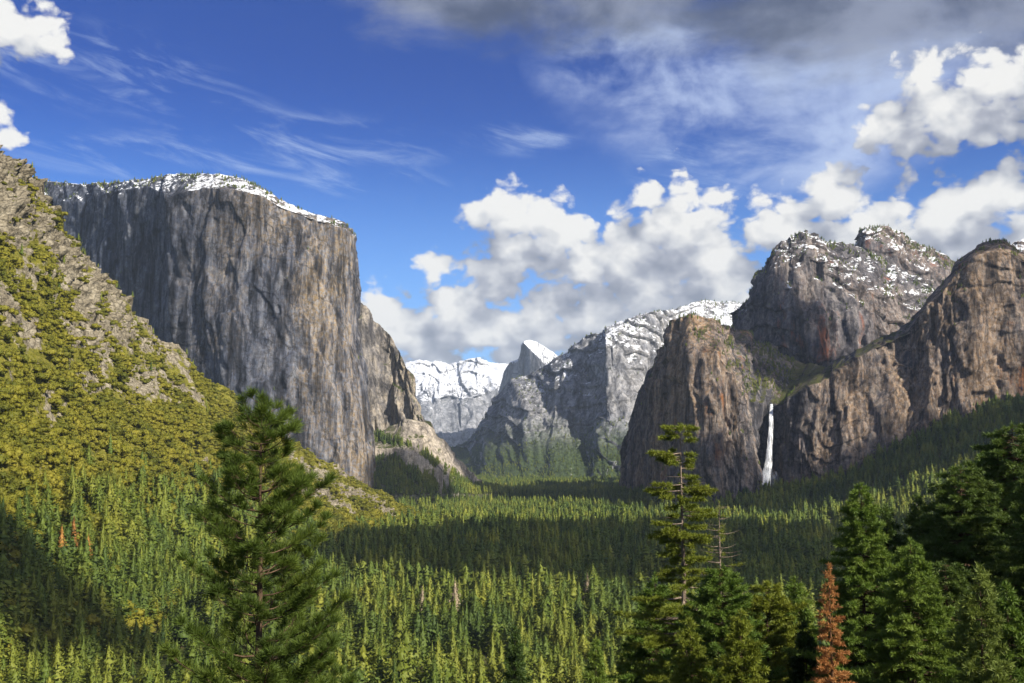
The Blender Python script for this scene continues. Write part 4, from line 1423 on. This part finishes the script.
def cloud_group(name, ells, n_scale, n_amp, puff_amp, squash=1.35, detail=9):
    """node group: direction (azimuth, elevation) -> cloud density"""
    gt = bpy.data.node_groups.new(name, 'ShaderNodeTree')
    gt.interface.new_socket('Vector', in_out='INPUT', socket_type='NodeSocketVector')
    gt.interface.new_socket('Density', in_out='OUTPUT', socket_type='NodeSocketFloat')
    g = NT(gt)
    gi = g.node('NodeGroupInput')
    go = g.node('NodeGroupOutput')
    v = gi.outputs[0]
    field = None
    for (px, py, rx, ry) in ells:
        a, e = ae(px, py)
        d = g.vmath('MULTIPLY', g.vmath('SUBTRACT', v, (a, e, 0)), (F / rx, F / ry, 0))
        f = g.math('SUBTRACT', 1.0, g.vmath('LENGTH', d))
        if field is None:
            field = f
        else:
            n = g.node('ShaderNodeMath', operation='SMOOTH_MAX')
            g.put(n.inputs[0], field); g.put(n.inputs[1], f); n.inputs[2].default_value = 0.25
            field = n.outputs[0]
    vs = g.vmath('MULTIPLY', v, (1, squash, 1))
    n1 = g.noise(vs, n_scale, detail, 0.64, 0.2, dim='2D')
    tot = g.math('ADD', g.math('ADD', field, 0.22 if puff_amp else 0.0), g.math('MULTIPLY', g.math('SUBTRACT', n1, 0.5), n_amp))
    if puff_amp:
        pv = g.voronoi(g.vmath('ADD', vs, g.vmath('SCALE', _col(g, vs, n_scale * 1.5), scale=0.02)), n_scale * 1.6, 'F1', 1.0 if detail < 6 else 2.0, 0.5, 1.0, dim='2D')
        tot = g.math('ADD', tot, g.math('MULTIPLY', g.math('SUBTRACT', 0.42, pv), puff_amp))
    g.put(go.inputs[0], tot)
    return gt


def _col(g, v, s):
    n = g.node('ShaderNodeTexNoise', noise_dimensions='2D')
    g.put(n.inputs['Vector'], v)
    n.inputs['Scale'].default_value = s
    n.inputs['Detail'].default_value = 3
    return n.outputs['Color']


CUM = [(380, 330, 60, 50), (430, 345, 70, 60), (437, 268, 24, 22), (448, 300, 36, 30), (492, 282, 44, 30), (470, 325, 70, 50), (540, 330, 90, 60), (600, 310, 90, 55), (660, 305, 90, 50), (725, 300, 60, 45),
       (500, 212, 40, 34), (525, 248, 52, 34), (560, 228, 44, 38), (595, 268, 90, 44), (635, 250, 50, 54), (680, 232, 72, 58), (715, 262, 64, 44), (650, 198, 24, 22),
       (832, 205, 44, 42), (800, 235, 80, 44), (870, 225, 64, 36), (935, 215, 76, 36), (1000, 205, 80, 36), (905, 208, 38, 22), (960, 240, 110, 36), (1060, 220, 80, 50),
       (965, 115, 100, 40), (1005, 88, 76, 42), (925, 85, 34, 32), (905, 128, 50, 28), (1070, 90, 80, 60),
       (20, 28, 50, 28), (-20, 8, 56, 40), (50, 44, 26, 16), (-2, 110, 14, 16), (8, 138, 16, 10), (-34, 120, 32, 26)]
CG = cloud_group('cumulus_density', CUM, 20.0, 1.35, 0.75)
CGS = cloud_group('cumulus_body', CUM, 20.0, 0.75, 0.6, detail=3)


def use_group(gt, vec):
    n = nt.node('ShaderNodeGroup')
    n.node_tree = gt
    nt.put(n.inputs[0], vec)
    return n.outputs[0]


d0 = use_group(CG, AE)
s0 = use_group(CGS, AE)
d1 = use_group(CGS, nt.vmath('ADD', AE, (0.016, 0.032, 0)))
calpha = nt.mapr(d0, 0.03, 0.40)
lit = nt.math('ADD', nt.math('MULTIPLY', nt.math('SUBTRACT', s0, d1), 1.0), nt.math('MULTIPLY', nt.math('SUBTRACT', d0, s0), 0.30))  # sunlit tops and grey undersides painted into the cloud colour
litf = nt.mapr(lit, -0.60, 0.62, 0.0, 1.0, False)
ccol = nt.ramp(litf, [(0.0, (1.45, 1.6, 2.0)), (0.40, (2.4, 2.52, 2.9)), (0.66, (3.6, 3.68, 3.85)), (1.0, (5.0, 4.95, 4.8))])

# soft grey deck overhead and thin veils
DG_ = cloud_group('deck_density', [(480, -5, 190, 66), (640, -20, 180, 80), (850, 5, 220, 92), (1010, -10, 170, 80), (760, -60, 400, 100)], 9.0, 1.0, 0.0, 2.2)
e0 = use_group(DG_, AE)
dalpha = nt.math('MULTIPLY', nt.mapr(e0, 0.0, 0.75), 0.90)
dn = nt.noise(nt.vmath('MULTIPLY', AE, (1, 1.35, 1)), 7.0, 8, 0.55, 0.15, dim='2D')
dcol = nt.mix(nt.mapr(dn, 0.33, 0.66), (0.42, 0.53, 0.86), (1.6, 1.8, 2.35))
VG = cloud_group('veil_density', [(720, 95, 160, 85), (800, 140, 160, 66), (650, 60, 140, 60), (880, 60, 140, 70)], 11.0, 0.5, 0.0, 2.0)
vn_ = nt.noise(nt.vmath('MULTIPLY', AE, (1, 1.7, 1)), 8.0, 7, 0.58, 0.25, dim='2D')
valpha = nt.math('MULTIPLY', nt.math('MULTIPLY', nt.mapr(use_group(VG, AE), -0.05, 0.6), nt.mapr(vn_, 0.30, 0.68)), 0.85)
SG = cloud_group('cirrus_density', [(150, 158, 170, 26), (210, 115, 90, 40), (370, 182, 100, 20), (300, 145, 190, 40), (520, 138, 70, 22), (720, 170, 120, 40), (100, 70, 160, 50)], 14.0, 0.3, 0.0, 2.0)
rot = nt.node('ShaderNodeVectorRotate', rotation_type='Z_AXIS')
nt.put(rot.inputs['Vector'], AE)
rot.inputs['Angle'].default_value = 0.22
sn_ = nt.noise(nt.vmath('MULTIPLY', rot.outputs[0], (1, 5.0, 1)), 10.0, 7, 0.64, 0.35, dim='2D')
salpha = nt.math('MULTIPLY', nt.math('MULTIPLY', nt.mapr(use_group(SG, AE), 0.0, 0.6), nt.mapr(sn_, 0.44, 0.82)), 0.46)

up_ = nt.mapr(el, 0.06, 0.36)
tint = nt.mix(up_, (0.17, 0.50, 0.90), (0.025, 0.182, 0.54))
sk = nt.mix(1.0, sky.outputs[0], tint, 'MULTIPLY')
hz = nt.mapr(el, 0.02, 0.30, 0.60, 0.0)
sk = nt.mix(hz, sk, (1.9, 3.5, 5.4))
c = nt.mix(salpha, sk, (3.6, 4.4, 5.6))
c = nt.mix(valpha, c, (2.9, 3.5, 4.9))
c = nt.mix(dalpha, c, dcol)
c = nt.mix(calpha, c, ccol)
# bright broken cloud added out of view as fill light, beside, above and behind
away = nt.math('MAXIMUM', nt.mapr(nt.math('ABSOLUTE', az), 0.62, 0.95), nt.mapr(el, 0.50, 0.75))
gn = nt.noise(nt.vmath('MULTIPLY', dirv, (1, 1, 1.6)), 3.2, 5, 0.6, 0.3)
ga = nt.math('MULTIPLY', away, nt.mapr(gn, 0.44, 0.58))
c = nt.mix(ga, c, nt.mix(nt.mapr(gn, 0.45, 0.75), (3.6, 3.75, 4.1), (2.3, 2.45, 2.9)))
bg = nt.node('ShaderNodeBackground')
nt.put(bg.inputs[0], c)
bg.inputs[1].default_value = 0.1
out = nt.node('ShaderNodeOutputWorld')
nt.put(out.inputs['Surface'], bg.outputs[0])
world.cycles.sampling_method = 'MANUAL'
world.cycles.sample_map_resolution = 512

# ------------------------------------------------------------------ unseen clouds, placed towards the sun to shade parts of the valley
m, nt = new_mat('shade_cloud_vapour')
df = nt.node('ShaderNodeBsdfDiffuse')
nt.put(df.inputs['Color'], (0.85, 0.87, 0.9))
tp = nt.node('ShaderNodeBsdfTransparent')
lw = nt.node('ShaderNodeLayerWeight')
lw.inputs['Blend'].default_value = 0.5
mx = nt.node('ShaderNodeMixShader')
nt.put(mx.inputs[0], nt.mapr(lw.outputs['Facing'], 0.40, 0.97, 0.68, 0.0))
nt.put(mx.inputs[1], tp.outputs[0])
nt.put(mx.inputs[2], df.outputs[0])
out = nt.node('ShaderNodeOutputMaterial')
nt.put(out.inputs['Surface'], mx.outputs[0])
M_SHADE_CLOUD = m


def shade_cloud(gx, gy, gz, a, b, alt, seed, label):
    import bmesh
    k = (alt - gz) / sd.z
    c0 = Vector((gx, gy, gz)) + sd * k
    bm = bmesh.new()
    bmesh.ops.create_icosphere(bm, subdivisions=5, radius=1.0)
    V = np.array([v.co[:] for v in bm.verts])
    n_ = fbm(V[:, 0] * 1.6 + seed, V[:, 1] * 1.6, V[:, 2] * 1.6, 5, seed, 0.6)
    V = V * (1 + 0.75 * n_)[:, None]
    V = V * np.array([a, b, 0.28 * min(a, b)])
    for v, q in zip(bm.verts, V):
        v.co = q
    me = bpy.data.meshes.new('cloud')
    bm.to_mesh(me)
    bm.free()
    me.polygons.foreach_set('use_smooth', np.ones(len(me.polygons), bool))
    o = add_obj('unseen_shade_cloud', me, M_SHADE_CLOUD)
    o.location = c0
    tag(o, label, 'cloud', 'unseen clouds added to shade the valley', 'structure')
    return o


shade_cloud(230, 1790, 0, 470, 540, 2300, 1, 'unseen cloud placed to shade the valley floor')
shade_cloud(-390, 850, 20, 125, 72, 2300, 2, 'small unseen cloud placed to shade the left stand')
shade_cloud(820, 2740, 90, 430, 230, 2500, 3, 'unseen cloud placed to shade the right slope')
shade_cloud(1230, 2540, 170, 330, 230, 2600, 4, 'unseen cloud placed to shade the far right slope')
shade_cloud(-330, 3310, 40, 170, 120, 2600, 5, 'unseen cloud placed to shade the slope below the rock apron')
shade_cloud(120, 4020, 0, 680, 470, 2600, 7, 'unseen cloud placed to shade the far valley')

# ------------------------------------------------------------------ valley air
m = bpy.data.materials.new('valley_air')
m.use_nodes = True
nt = NT(m.node_tree)
pv = nt.node('ShaderNodeVolumePrincipled')
nt.put(pv.inputs['Color'], (0.70, 0.84, 1.0))
pv.inputs['Density'].default_value = HAZE
pv.inputs['Anisotropy'].default_value = 0.1
out = nt.node('ShaderNodeOutputMaterial')
nt.put(out.inputs['Volume'], pv.outputs[0])
x0, x1, y0, y1, z0, z1 = -22500.0, 22500.0, -3100.0, 30500.0, -400.0, 2300.0
V = np.array([(x, y, z) for z in (z0, z1) for y in (y0, y1) for x in (x0, x1)])
hz_o = add_obj('haze', mesh_from('haze', V, np.array([(0, 2, 3, 1), (4, 5, 7, 6), (0, 1, 5, 4), (2, 6, 7, 3), (0, 4, 6, 2), (1, 3, 7, 5)])), m)
tag(hz_o, 'thin bluish air filling the valley', 'haze', None, 'stuff')

# ------------------------------------------------------------------ render settings
SC.view_settings.view_transform = 'Standard'
SC.view_settings.look = 'None'
SC.view_settings.exposure = 0.92
SC.view_settings.gamma = 1.0
SC.view_settings.use_curve_mapping = False
SC.render.engine = 'CYCLES'
SC.cycles.use_adaptive_sampling = True
SC.cycles.adaptive_threshold = 0.012
SC.cycles.adaptive_min_samples = 16
SC.cycles.use_denoising = True
try:
    SC.cycles.denoiser = 'OPENIMAGEDENOISE'
except Exception:
    pass
SC.cycles.max_bounces = 5
SC.cycles.diffuse_bounces = 2
SC.cycles.transparent_max_bounces = 8
